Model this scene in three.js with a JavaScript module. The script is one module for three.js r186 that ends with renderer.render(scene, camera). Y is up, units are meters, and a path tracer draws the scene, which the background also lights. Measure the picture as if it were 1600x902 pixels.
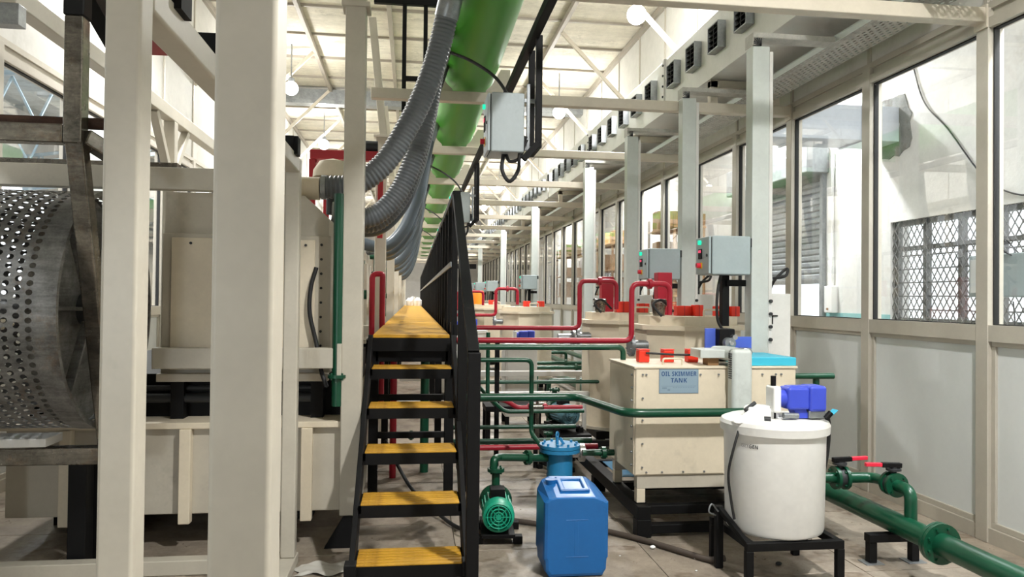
import * as THREE from 'three';
import { RoundedBoxGeometry } from 'three/addons/geometries/RoundedBoxGeometry.js';
import { mergeGeometries, toCreasedNormals } from 'three/addons/utils/BufferGeometryUtils.js';
import { RectAreaLightUniformsLib } from 'three/addons/lights/RectAreaLightUniformsLib.js';

// ------------------------------------------------------------------ camera, sky, lights, exposure
const scene = new THREE.Scene();
const camera = new THREE.PerspectiveCamera(2 * Math.atan(451 / 1180) * 180 / Math.PI, 1600 / 902, 0.05, 200);
camera.position.set(0, 1.6, 0);
camera.rotation.order = 'YXZ';
camera.rotation.set(0.013238, -0.130468, 0.010472);
scene.background = new THREE.Color(0.92, 0.97, 1.0);
scene.backgroundIntensity = 2.0;
const renderer = new THREE.WebGLRenderer();
renderer.toneMapping = THREE.LinearToneMapping;
renderer.toneMappingExposure = 0.78;
renderer.shadowMap.enabled = true;
RectAreaLightUniformsLib.init();
const HALL_LAMP = 84, SIDE_LAMP = 140, WORK_LIGHT = 58;            // candela of a high-bay lamp in the hall, of a lamp beyond the partitions
const WORK_COL = new THREE.Color(0.84, 0.93, 1.0), LAMP_WHITE = new THREE.Color(1.0, 0.992, 0.975), LAMP_COOL = new THREE.Color(0.93, 0.97, 1.0);

// ------------------------------------------------------------------ helpers
let seedState = 12345;
const rnd = () => { seedState = (seedState * 1664525 + 1013904223) >>> 0; return seedState / 4294967296; };
const V = (x, y, z) => new THREE.Vector3(x, y, z);
const used = {};
const numbered = n => { const k = used[n] || 0; used[n] = k + 1; return k ? n + '_' + String(k).padStart(3, '0') : n; };
const ORD = ['first', 'second', 'third', 'fourth', 'fifth', 'sixth', 'seventh', 'eighth', 'ninth', 'tenth', 'eleventh', 'twelfth', 'thirteenth', 'fourteenth', 'fifteenth', 'sixteenth', 'seventeenth', 'eighteenth', 'nineteenth', 'twentieth', 'twenty-first', 'twenty-second', 'twenty-third', 'twenty-fourth'];

function fix(g) {                                   // position + normal only, un-indexed
  if (g.index) g = g.toNonIndexed();
  for (const k of Object.keys(g.attributes)) if (k !== 'position' && k !== 'normal') g.deleteAttribute(k);
  return g;
}
function boxUV(g) {                                 // uv in metres, from the axis a face points along
  const p = g.attributes.position, n = g.attributes.normal, uv = new Float32Array(p.count * 2);
  for (let i = 0; i < p.count; i += 3) {
    let ax = 0, ay = 0, az = 0;
    for (let k = 0; k < 3; k++) { ax += n.getX(i + k); ay += n.getY(i + k); az += n.getZ(i + k); }
    ax = Math.abs(ax); ay = Math.abs(ay); az = Math.abs(az);
    for (let k = 0; k < 3; k++) {
      const x = p.getX(i + k), y = p.getY(i + k), z = p.getZ(i + k);
      if (ay >= ax && ay >= az) { uv[2 * (i + k)] = x; uv[2 * (i + k) + 1] = z; }
      else if (ax >= az) { uv[2 * (i + k)] = z; uv[2 * (i + k) + 1] = y; }
      else { uv[2 * (i + k)] = x; uv[2 * (i + k) + 1] = y; }
    }
  }
  g.setAttribute('uv', new THREE.BufferAttribute(uv, 2));
  return g;
}
function geo(list) {
  const a = (Array.isArray(list) ? list : [list]).map(fix);
  return boxUV(a.length === 1 ? a[0] : mergeGeometries(a));
}
function mesh(name, g, m, parent, pos) {
  const o = new THREE.Mesh(g, m); o.name = name; o.castShadow = o.receiveShadow = true;
  if (pos) o.position.set(...pos);
  parent.add(o); return o;
}
function part(name, list, m, parent, pos) { return mesh(name, geo(list), m, parent, pos); }
function thing(name, label, category, group, pos = [0, 0, 0]) {
  const o = new THREE.Group(); o.name = numbered(name); o.position.set(...pos);
  o.userData = { label, category }; if (group) o.userData.group = group;
  scene.add(o); return o;
}
function solo(name, list, m, label, category, group, pos) {
  const o = part(numbered(name), list, m, scene, pos); o.userData = { label, category }; if (group) o.userData.group = group; return o;
}
function struct(name, list, m) {
  const o = list ? part(numbered(name), list, m, scene) : Object.assign(new THREE.Group(), { name: numbered(name) });
  if (!list) scene.add(o);
  o.userData.kind = 'structure'; o.userData.label = name.replace(/_/g, ' '); return o;
}
function copyOf(o, pos, label, base) {
  const c = o.clone(); c.name = numbered(base); c.position.set(...pos); c.userData = { ...o.userData, label }; scene.add(c); return c;
}
// shapes: extents given as x0,x1,y0,y1,z0,z1
const srt = f => (x0, x1, y0, y1, z0, z1, ...r) => f(Math.min(x0, x1), Math.max(x0, x1), Math.min(y0, y1), Math.max(y0, y1), Math.min(z0, z1), Math.max(z0, z1), ...r);
const bx = srt((x0, x1, y0, y1, z0, z1) => new THREE.BoxGeometry(x1 - x0, y1 - y0, z1 - z0).translate((x0 + x1) / 2, (y0 + y1) / 2, (z0 + z1) / 2));
const rb = srt((x0, x1, y0, y1, z0, z1, r = 0.006, s = 2) => new RoundedBoxGeometry(x1 - x0, y1 - y0, z1 - z0, s, Math.min(r, (x1 - x0) * 0.49, (y1 - y0) * 0.49, (z1 - z0) * 0.49)).translate((x0 + x1) / 2, (y0 + y1) / 2, (z0 + z1) / 2));
function orient(g, a, b) {                          // geometry along +y of length |b-a| centred at 0 -> between a and b
  const d = new THREE.Vector3().subVectors(b, a), q = new THREE.Quaternion().setFromUnitVectors(V(0, 1, 0), d.clone().normalize());
  return g.applyQuaternion(q).translate((a.x + b.x) / 2, (a.y + b.y) / 2, (a.z + b.z) / 2);
}
const A = a => a.isVector3 ? a : V(...a);
function cyl(a, b, r, r2 = r, n = 20) { a = A(a); b = A(b); return orient(new THREE.CylinderGeometry(r2, r, a.distanceTo(b), n), a, b); }
function bar(a, b, w, h, r = 0.004) {               // a tube or flat bar between two points; w across x where it can, h the other way
  a = A(a); b = A(b); const L = a.distanceTo(b), d = new THREE.Vector3().subVectors(b, a).normalize();
  const up = Math.abs(d.y) > 0.97 ? V(0, 0, -1) : V(0, 1, 0);
  const x = new THREE.Vector3().crossVectors(d, up).normalize(), y = new THREE.Vector3().crossVectors(x, d).normalize();
  const g = r ? new RoundedBoxGeometry(w, h, L, 1, Math.min(r, w * 0.4, h * 0.4)) : new THREE.BoxGeometry(w, h, L);
  g.applyMatrix4(new THREE.Matrix4().makeBasis(x, y, d.clone().negate()));
  return g.translate((a.x + b.x) / 2, (a.y + b.y) / 2, (a.z + b.z) / 2);
}
function bentPath(pts, bend) {                      // straight runs joined by rounded corners
  pts = pts.map(A); const cp = new THREE.CurvePath(); let cur = pts[0];
  for (let i = 1; i < pts.length; i++) {
    if (i === pts.length - 1) { cp.add(new THREE.LineCurve3(cur, pts[i])); break; }
    const p = pts[i], d0 = new THREE.Vector3().subVectors(p, cur), d1 = new THREE.Vector3().subVectors(pts[i + 1], p);
    const k = Math.min(bend, d0.length() * 0.49, d1.length() * 0.49);
    const s = p.clone().addScaledVector(d0.normalize(), -k), e = p.clone().addScaledVector(d1.normalize(), k);
    cp.add(new THREE.LineCurve3(cur, s)); cp.add(new THREE.QuadraticBezierCurve3(s, p, e)); cur = e;
  }
  return cp;
}
function pipe(pts, r, bend = 0.06, n = 12) {        // swept tube through the corners, with ends closed
  pts = pts.map(A); const cp = bentPath(pts, bend), P = [];
  for (const c of cp.curves) { const m = c.isLineCurve3 ? 1 : 6; for (let i = (P.length ? 1 : 0); i <= m; i++) P.push(c.getPoint(i / m)); }
  return sweepPts(P, () => r, n, true);
}
function cable(pts, r, seg = 24, n = 8) { const c = new THREE.CatmullRomCurve3(pts.map(A)); return sweepPts(c.getSpacedPoints(seg), () => r, n, true); }
function sweepPts(P, rad, n, caps, ridged) {                // parallel-transport sweep
  const N = P.length, pos = [], nor = [], idx = []; let t0 = null, nrm = null, s = 0;
  for (let i = 0; i < N; i++) {
    const t = new THREE.Vector3().subVectors(P[Math.min(i + 1, N - 1)], P[Math.max(i - 1, 0)]).normalize();
    if (!nrm) { nrm = Math.abs(t.y) < 0.9 ? V(0, 1, 0) : V(1, 0, 0); nrm.sub(t.clone().multiplyScalar(nrm.dot(t))).normalize(); }
    else { nrm.applyQuaternion(new THREE.Quaternion().setFromUnitVectors(t0, t)); nrm.sub(t.clone().multiplyScalar(nrm.dot(t))).normalize(); s += P[i].distanceTo(P[i - 1]); }
    t0 = t; const bn = new THREE.Vector3().crossVectors(t, nrm), r = rad(s, i);
    for (let k = 0; k <= n; k++) { const a = k / n * 2 * Math.PI, c = Math.cos(a), d = Math.sin(a);
      const nx = nrm.x * c + bn.x * d, ny = nrm.y * c + bn.y * d, nz = nrm.z * c + bn.z * d;
      pos.push(P[i].x + nx * r, P[i].y + ny * r, P[i].z + nz * r); nor.push(nx, ny, nz); }
  }
  for (let i = 0; i < N - 1; i++) for (let k = 0; k < n; k++) { const a = i * (n + 1) + k, b = a + n + 1; idx.push(a, a + 1, b, a + 1, b + 1, b); }
  if (caps) for (const [i, sgn] of [[0, -1], [N - 1, 1]]) {
    const t = new THREE.Vector3().subVectors(P[i ? N - 1 : 1], P[i ? N - 2 : 0]).normalize().multiplyScalar(sgn), c0 = pos.length / 3;
    pos.push(P[i].x, P[i].y, P[i].z); nor.push(t.x, t.y, t.z);
    for (let k = 0; k <= n; k++) { const j = (i * (n + 1) + k) * 3; pos.push(pos[j], pos[j + 1], pos[j + 2]); nor.push(t.x, t.y, t.z); }
    for (let k = 0; k < n; k++) sgn > 0 ? idx.push(c0, c0 + 1 + k, c0 + 2 + k) : idx.push(c0, c0 + 2 + k, c0 + 1 + k);
  }
  const g = new THREE.BufferGeometry();
  g.setAttribute('position', new THREE.Float32BufferAttribute(pos, 3)); g.setAttribute('normal', new THREE.Float32BufferAttribute(nor, 3)); g.setIndex(idx); if (ridged) g.computeVertexNormals(); return g;
}
function lathe(pts, n = 40, crease = 0.6) { return toCreasedNormals(new THREE.LatheGeometry(pts.map(p => new THREE.Vector2(...p)), n), crease); }
function extrude(pts, depth, bevel = 0) {           // outline in x,y pushed along z
  const s = new THREE.Shape(pts.map(p => new THREE.Vector2(...p)));
  return new THREE.ExtrudeGeometry(s, { depth, bevelEnabled: bevel > 0, bevelThickness: bevel, bevelSize: bevel, bevelSegments: 2, curveSegments: 10 });
}
function perforated(nu, nv, hx, hy, at, keep, stagger = true) {  // sheet of cells each with a real octagonal hole; at(u,v) -> point, u,v in cells
  const pos = [], K = 8;
  const push = (u, v) => { const p = at(u, v); pos.push(p.x, p.y, p.z); };
  for (let j = 0; j < nv; j++) for (let i = 0; i < nu; i++) {
    const o = stagger && j % 2 ? 0.5 : 0, cu = i + 0.5 + o, cv = j + 0.5, x0 = i + o, x1 = i + 1 + o;
    const sq = [[x1, cv], [x1, j + 1], [cu, j + 1], [x0, j + 1], [x0, cv], [x0, j], [cu, j], [x1, j]];
    if (keep && !keep(i, j)) { for (const [a, b, c] of [[5, 7, 1], [5, 1, 3]]) for (const q of [a, b, c]) push(...sq[q]); continue; }
    const h = []; for (let k = 0; k < K; k++) h.push([cu + hx * Math.cos(k * Math.PI / 4), cv + hy * Math.sin(k * Math.PI / 4)]);
    for (let k = 0; k < K; k++) { const m = (k + 1) % K; push(...h[k]); push(...sq[k]); push(...sq[m]); push(...h[k]); push(...sq[m]); push(...h[m]); }
  }
  const g = new THREE.BufferGeometry(); g.setAttribute('position', new THREE.Float32BufferAttribute(pos, 3)); g.computeVertexNormals(); return g;
}
function flange(c, dir, r, t, bolts = 6, br = 0.008) {   // disc with bolt heads, axis along dir through c
  c = A(c); const d = A(dir).clone().normalize(), L = [cyl(c.clone().addScaledVector(d, -t / 2), c.clone().addScaledVector(d, t / 2), r, r, 24)];
  const u = Math.abs(d.y) > 0.9 ? V(1, 0, 0) : V(0, 1, 0), x = new THREE.Vector3().crossVectors(d, u).normalize(), y = new THREE.Vector3().crossVectors(d, x);
  for (let k = 0; k < bolts; k++) { const a = (k + 0.5) / bolts * 6.2832, p = c.clone().addScaledVector(x, Math.cos(a) * r * 0.78).addScaledVector(y, Math.sin(a) * r * 0.78);
    L.push(cyl(p.clone().addScaledVector(d, -t / 2 - 0.012), p.clone().addScaledVector(d, t / 2 + 0.012), br, br, 6)); }
  return L;
}

// ------------------------------------------------------------------ textures and materials
function noiseField(n, seed, octaves) {             // tileable value noise 0..1
  let s = seed; const r = () => { s = (s * 1664525 + 1013904223) >>> 0; return s / 4294967296; };
  const out = new Float32Array(n * n); let tot = 0;
  for (const [cells, amp, cy = cells] of octaves) {
    const g = new Float32Array(cells * cy); for (let i = 0; i < g.length; i++) g[i] = r(); tot += amp;
    for (let y = 0; y < n; y++) for (let x = 0; x < n; x++) {
      const fx = x / n * cells, fy = y / n * cy, ix = Math.floor(fx), iy = Math.floor(fy); let u = fx - ix, v = fy - iy; u = u * u * (3 - 2 * u); v = v * v * (3 - 2 * v);
      const a = g[iy * cells + ix], b = g[iy * cells + (ix + 1) % cells], c = g[((iy + 1) % cy) * cells + ix], d = g[((iy + 1) % cy) * cells + (ix + 1) % cells];
      out[y * n + x] += amp * (a + (b - a) * u + (c - a) * v + (a - b - c + d) * u * v);
    }
  }
  for (let i = 0; i < out.length; i++) out[i] /= tot; return out;
}
function tex(n, fn, metres, srgb = true) {          // fn(i) -> [r,g,b] 0..255
  const d = new Uint8Array(n * n * 4);
  for (let i = 0; i < n * n; i++) { const c = fn(i); d[4 * i] = c[0]; d[4 * i + 1] = c[1]; d[4 * i + 2] = c[2]; d[4 * i + 3] = 255; }
  const t = new THREE.DataTexture(d, n, n); t.wrapS = t.wrapT = THREE.RepeatWrapping; t.magFilter = THREE.LinearFilter; t.minFilter = THREE.LinearMipmapLinearFilter; t.generateMipmaps = true;
  t.repeat.set(1 / metres, 1 / metres); if (srgb) t.colorSpace = THREE.SRGBColorSpace; t.needsUpdate = true; return t;
}
const cl = v => Math.max(0, Math.min(255, v));
const nA = noiseField(512, 11, [[6, 1], [17, 0.8], [53, 0.6], [160, 0.5]]), nB = noiseField(512, 23, [[4, 1], [9, 0.7], [31, 0.5], [128, 0.4]]), nC = noiseField(512, 37, [[3, 0.5, 24], [8, 0.6, 90], [40, 0.4, 220]]);
const paintMap = tex(512, i => { const v = 238 + (nA[i] - 0.5) * 22 + (nB[i] > 0.62 ? (0.62 - nB[i]) * 70 : 0); return [cl(v + 3), cl(v), cl(v - 3)]; }, 1.7);
const wallMap = tex(512, i => { const v = 238 + (nA[i] - 0.5) * 30, s = Math.max(0, nB[i] - 0.6) * 110; return [cl(v - s * 0.6), cl(v - s * 0.66), cl(v - s * 0.76)]; }, 3.1);
const panelMap = tex(512, i => { const v = 244 + (nB[i] - 0.5) * 14; return [cl(v), cl(v), cl(v - 1)]; }, 2.6);
const ceilMap = tex(512, i => { const v = 234 + (nB[i] - 0.5) * 60 + (nC[i] - 0.5) * 36, s = Math.max(0, nA[i] - 0.6) * 110; return [cl(v - s), cl(v - 2 - s), cl(v - 6 - s)]; }, 2.3);
const floorMap = tex(1024, (() => { const a = noiseField(1024, 51, [[5, 1], [14, 0.9], [47, 0.7], [150, 0.5], [400, 0.5]]), b = noiseField(1024, 77, [[7, 1], [23, 0.7], [90, 0.4]]);
  return i => { let v = 205 + (a[i] - 0.5) * 110; const s = Math.max(0, b[i] - 0.56) * 330, w = b[i] < 0.3 ? (0.3 - b[i]) * 160 : 0; return [cl(v - s * 0.85 + w), cl(v - s + w), cl(v - 3 - s * 1.1 + w)]; }; })(), 2.9);
const steelMap = tex(512, i => { const v = 170 + (nB[i] - 0.5) * 150 + (nC[i] - 0.5) * 70, r = Math.max(0, nA[i] - 0.6) * 150; return [cl(v), cl(v - 2 - r * 0.4), cl(v - 5 - r * 0.7)]; }, 0.8);
const galvMap = tex(512, i => { const v = 215 + (nA[i] - 0.5) * 70; return [cl(v - 2), cl(v), cl(v + 2)]; }, 0.5);
const slatMap = tex(512, i => { const v = 216 + (nC[i] - 0.5) * 70 + (nA[i] - 0.5) * 40, s = Math.max(0, nB[i] - 0.55) * 320; return [cl(v - s * 0.7), cl(v - s * 0.85), cl(v - s)]; }, 0.9);
const roughMap = tex(256, (() => { const a = noiseField(256, 91, [[8, 1], [30, 0.7], [90, 0.5]]); return i => { const v = cl(150 + (a[i] - 0.5) * 150); return [v, v, v]; }; })(), 1.1, false);
const bumpMap = tex(512, i => { const v = cl(128 + (nA[i] - 0.5) * 200); return [v, v, v]; }, 1.3, false);
const M = (color, roughness = 0.5, metalness = 0, extra = {}) => new THREE.MeshStandardMaterial({ color, roughness, metalness, ...extra });
const mt = {
  cream: M('#c3bfb2', 0.42, 0, { map: paintMap }),
  creamTank: M('#e6dcc6', 0.45, 0, { map: paintMap }),
  creamDull: M('#c4bfb1', 0.5, 0, { map: paintMap }),
  beam: M('#d8d1c2', 0.45, 0, { map: paintMap }),
  mullion: M('#c6c2b7', 0.38, 0.1, { map: paintMap }),
  post: M('#cfd8d6', 0.38, 0, { map: paintMap }),
  whitePaint: M('#e4e6e4', 0.4, 0, { map: paintMap }),
  panel: M('#dfe2e2', 0.4, 0, { map: panelMap }),
  upper: M('#dedcd6', 0.6, 0, { map: wallMap }),
  plaster: M('#ecebe6', 0.9, 0, { map: wallMap, bumpMap, bumpScale: 0.004 }),
  cement: M('#9a9b98', 0.95, 0, { map: floorMap, bumpMap, bumpScale: 0.006 }),
  ceil: [M('#e6e1d3', 0.8, 0, { map: ceilMap, bumpMap, bumpScale: 0.01 }), M('#ddd8ca', 0.8, 0, { map: ceilMap, bumpMap, bumpScale: 0.01 }), M('#ece8dd', 0.8, 0, { map: ceilMap, bumpMap, bumpScale: 0.01 })],
  purlin: M('#a39d92', 0.6, 0.1, { map: paintMap }),
  slab: [M('#b3a596', 0.72, 0, { map: floorMap, roughnessMap: roughMap }), M('#ac9f91', 0.72, 0, { map: floorMap, roughnessMap: roughMap }), M('#b9ac9d', 0.72, 0, { map: floorMap, roughnessMap: roughMap })],
  black: new THREE.MeshPhysicalMaterial({ color: '#09090a', roughness: 0.6, specularIntensity: 0.45 }), gasket: M('#1b1b1b', 0.7), rubber: M('#1d1d1e', 0.6),
  steel: M('#b7b2a8', 0.42, 0.75, { map: steelMap, roughnessMap: roughMap }),
  rust: M('#6a4b3c', 0.75, 0.2, { map: steelMap }),
  drum: M('#a3a4a3', 0.5, 0.2, { map: steelMap, side: THREE.DoubleSide }),
  galv: M('#b4b7b8', 0.38, 0.7, { map: galvMap }), tray: M('#dad5cb', 0.55, 0.1, { map: galvMap, side: THREE.DoubleSide }), chrome: M('#c9cacb', 0.25, 0.9),
  red: M('#b01530', 0.38, 0, { map: paintMap }), redFrame: M('#a5202a', 0.5), redCap: M('#e2341e', 0.45), redGrip: M('#d4213c', 0.4),
  green: M('#0b4a33', 0.32, 0, { map: paintMap }), greenDuct: M('#3f9622', 0.45), greenMotor: M('#139a78', 0.4),
  hose: M('#5f6468', 0.4), hoseSmooth: M('#56616a', 0.35),
  blueCan: M('#1766ad', 0.36, 0, { map: paintMap }), blueFilter: M('#2d8cc4', 0.38, 0, { map: paintMap }), bluePump: M('#3a4cc2', 0.35), blueMotor: M('#4a63c4', 0.45), blueGrey: M('#5f8b97', 0.45), cyan: M('#3cb6d2', 0.45),
  box: M('#bac7cd', 0.42, 0, { map: paintMap }), boxGrey: M('#a8b8bd', 0.45, 0, { map: paintMap }),
  poly: new THREE.MeshPhysicalMaterial({ color: '#eeede8', roughness: 0.4, map: wallMap }), polyWhite: M('#f1f1ee', 0.4),
  yellow: M('#e6ad30', 0.5, 0, { map: slatMap }), orange: M('#ee8a1c', 0.5), yellowKnob: M('#e8b51e', 0.5), brown: M('#8a6a48', 0.8), carton: M('#b08a60', 0.85, 0, { map: paintMap }),
  glass: new THREE.MeshPhysicalMaterial({ color: '#ffffff', roughness: 0.0, transmission: 1, thickness: 0, ior: 1.45 }),
  shutter: M('#b4b7b7', 0.45, 0.3, { map: galvMap }), mesh: M('#7d7d7a', 0.6, 0.3),
  plate: M('#9fb2bd', 0.35, 0.5), dark: M('#26282a', 0.6), blueTruss: M('#9fb6c4', 0.5), litter: M('#f4f4f2', 0.8), signBlue: M('#2c4b7a', 0.5), ink: M('#1c1c1e', 0.6),
  lamp: new THREE.MeshStandardMaterial({ color: '#ffffff', emissive: new THREE.Color(1, 0.97, 0.92), emissiveIntensity: 12 }),
  ledGreen: new THREE.MeshStandardMaterial({ color: '#0a5a45', emissive: new THREE.Color(0.02, 0.75, 0.45), emissiveIntensity: 1.6 }),
  ledRed: new THREE.MeshStandardMaterial({ color: '#701020', emissive: new THREE.Color(0.95, 0.1, 0.2), emissiveIntensity: 1.2 }),
};

// ------------------------------------------------------------------ the setting
const XR = 3.88, XL = -3.3, YC = 6.3, ZF = -44, ZB = 5, BAY = 1.3333, XO = 5.8, XH = -13;
const barZ = k => -4.66 - 2 * BAY * k;              // the cross beams stand on every second mullion
// floor: base, with separate cast slabs where their joints can be seen
{
  const f = struct('floor', [bx(XH - 0.3, XO + 0.3, -0.3, -0.014, ZB + 0.3, ZF - 0.3), bx(XH - 0.3, XO + 0.3, -0.02, 0, -10.2, ZF - 0.3), bx(XH - 0.3, XL - 0.06, -0.02, 0, ZB, -10.2), bx(XR + 0.06, XO, -0.02, 0, ZB, -10.2), bx(XL, XR, -0.02, 0, ZB, -2.4)], mt.slab[0]);
  f.userData.label = 'stained grey brown concrete floor';
  const sx = 1.197, sz = 0.6, g = geo(rb(-sx / 2 + 0.002, sx / 2 - 0.002, -0.05, 0, -sz / 2 + 0.002, sz / 2 - 0.002, 0.003, 1));
  for (let j = 0; j < 13; j++) for (let i = 0; i < 6; i++) {
    const m = mesh('floor_slab', g, mt.slab[Math.floor(rnd() * 3)], f, [XL + sx * (i + 0.5), -0.0003 * Math.floor(rnd() * 8), -2.4 - sz * (j + 0.5)]);
    if (rnd() > 0.5) m.rotation.y = Math.PI;
  }
}
// ceiling: sheeting panels, purlins across, rafters along, knee braces down to the walls
{
  const c = struct('ceiling', [bx(XL - 0.2, XR + 0.2, YC, YC + 0.2, ZF - 0.2, ZB + 0.2)], mt.upper); c.userData.label = 'ceiling of pale insulation panels on steel purlins';
  const w = (XR - XL) / 5, g = geo(rb(-w / 2 + 0.02, w / 2 - 0.02, -0.012, 0.012, -BAY / 2 + 0.015, BAY / 2 - 0.015, 0.006, 1)), rows = 37;
  for (let j = 0; j < rows; j++) for (let i = 0; i < 5; i++) {
    const m = mesh('ceiling_panel', g, mt.ceil[Math.floor(rnd() * 3)], c, [XL + w * (i + 0.5), YC - 0.016 - rnd() * 0.006, ZB - BAY * (j + 0.5)]);
    m.rotation.set((rnd() - 0.5) * 0.012, rnd() > 0.5 ? Math.PI : 0, (rnd() - 0.5) * 0.012);
  }
  const pg = geo(bx(XL, XR, -0.05, 0, -0.02, 0.02)); for (let j = 0; j <= rows; j++) mesh('purlin', pg, mt.purlin, c, [0, YC - 0.02, ZB - BAY * j]);
  const rg = geo(rb(-0.035, 0.035, -0.1, 0, ZF, ZB, 0.004, 1)); for (let i = 0; i <= 5; i++) mesh('rafter', rg, mt.purlin, c, [XL + w * i + (i === 0 ? 0.04 : i === 5 ? -0.04 : 0), YC - 0.05, 0]);
  const kr = geo(bar([XL + 4 * w, YC - 0.1, 0], [XR - 0.02, YC - 1.55, 0], 0.06, 0.06)), kl = geo(bar([XL + w, YC - 0.1, 0], [XL + 0.02, YC - 1.55, 0], 0.06, 0.06));
  for (let k = -1; k < 14; k++) { mesh('knee_brace', kr, mt.beam, c, [0, 0, -9.99 - 2 * BAY * (k - 1)]); mesh('knee_brace', kl, mt.beam, c, [0, 0, -9.1 - 2 * BAY * (k - 1)]); }
  part('girder', bx(XL, XR, YC - 0.42, YC - 0.1, -17.4, -17.1), mt.galv, c);
}
// glazed partitions on both sides: mullion, lower panel, pane and upper panel for every bay
function partition(name, x, z0, s, label) {         // s = +1: the hall lies towards -x
  const w = struct(name, [bx(x - 0.05, x + 0.05, 0, 0.1, ZF, ZB), bx(x - 0.055, x + 0.055, 1.345, 1.455, ZF, ZB), bx(x - 0.055, x + 0.055, 3.46, 3.53, ZF, ZB), bx(x - 0.04, x + 0.04, 3.59, 3.64, ZF, ZB), bx(x - 0.02, x + 0.02, 3.53, 3.59, ZF, ZB)], mt.mullion);
  w.userData.label = label;
  const h = BAY / 2, mg = geo([rb(-0.06, 0.06, 0, 3.6, -0.055, 0.055, 0.005, 1), rb(-0.035, 0.035, 3.6, YC, -0.02, 0.02, 0.004, 1)]);
  const lg = geo([bx(-0.012, 0.012, 0.13, 1.325, -h + 0.075, h - 0.075)]), gg = geo(bx(-0.003, 0.003, 1.46, 3.455, -h + 0.058, h - 0.058));
  const kg = geo([bx(-0.02, 0.02, 1.455, 3.46, -h + 0.055, -h + 0.064), bx(-0.02, 0.02, 1.455, 3.46, h - 0.064, h - 0.055), bx(-0.02, 0.02, 3.451, 3.46, -h + 0.055, h - 0.055), bx(-0.02, 0.02, 1.455, 1.462, -h + 0.055, h - 0.055)]);
  const fg = geo([rb(-0.03, 0.03, 0.1, 0.14, -h + 0.055, h - 0.055, 0.004, 1), rb(-0.03, 0.03, 1.31, 1.35, -h + 0.055, h - 0.055, 0.004, 1), rb(-0.03, 0.03, 0.14, 1.31, -h + 0.055, -h + 0.09, 0.004, 1), rb(-0.03, 0.03, 0.14, 1.31, h - 0.09, h - 0.055, 0.004, 1)]);
  const ug = geo(rb(-0.02, 0.02, 3.65, YC, -h + 0.024, h - 0.024, 0.004, 1));
  for (let z = z0; z > ZF + 0.2; z -= BAY) {
    mesh('mullion', mg, mt.mullion, w, [x, 0, z]);
    if (z - BAY < ZF + 0.2) break; const c = z - h;
    mesh('panel_frame', fg, mt.mullion, w, [x, 0, c]); mesh('lower_panel', lg, mt.panel, w, [x, 0, c]);
    mesh('pane', gg, mt.glass, w, [x, 0, c]); mesh('gasket', kg, mt.gasket, w, [x, 0, c]); mesh('upper_panel', ug, mt.upper, w, [x, 0, c]);
  }
}
partition('wall_right', XR, -4.66 + 6 * BAY, 1, 'glazed partition on the pipework side with beige mullions and grey lower panels');
partition('wall_left', XL, -6.4 + 8 * BAY, -1, 'glazed partition behind the perforated drum');
{
  const far = struct('wall_far', [bx(XH, XO, 0, YC + 1, ZF - 0.2, ZF)], mt.upper); far.userData.label = 'white end wall of the hall';
  const t = part('window_band', [bx(0.9, 4.6, 3.3, 3.75, ZF, ZF + 0.05)], mt.dark, far); part('band_frame', [bx(0.8, 4.7, 3.22, 3.3, ZF, ZF + 0.08), bx(0.8, 4.7, 3.75, 3.83, ZF, ZF + 0.08), ...[0.8, 1.75, 2.7, 3.65, 4.6].map(x => bx(x, x + 0.08, 3.3, 3.75, ZF, ZF + 0.08))], mt.whitePaint, far);
  const back = struct('wall_back', [bx(XH, XO, 0, YC + 1, ZB, ZB + 0.2)], mt.upper); back.userData.label = 'white wall behind the camera';
}
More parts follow.
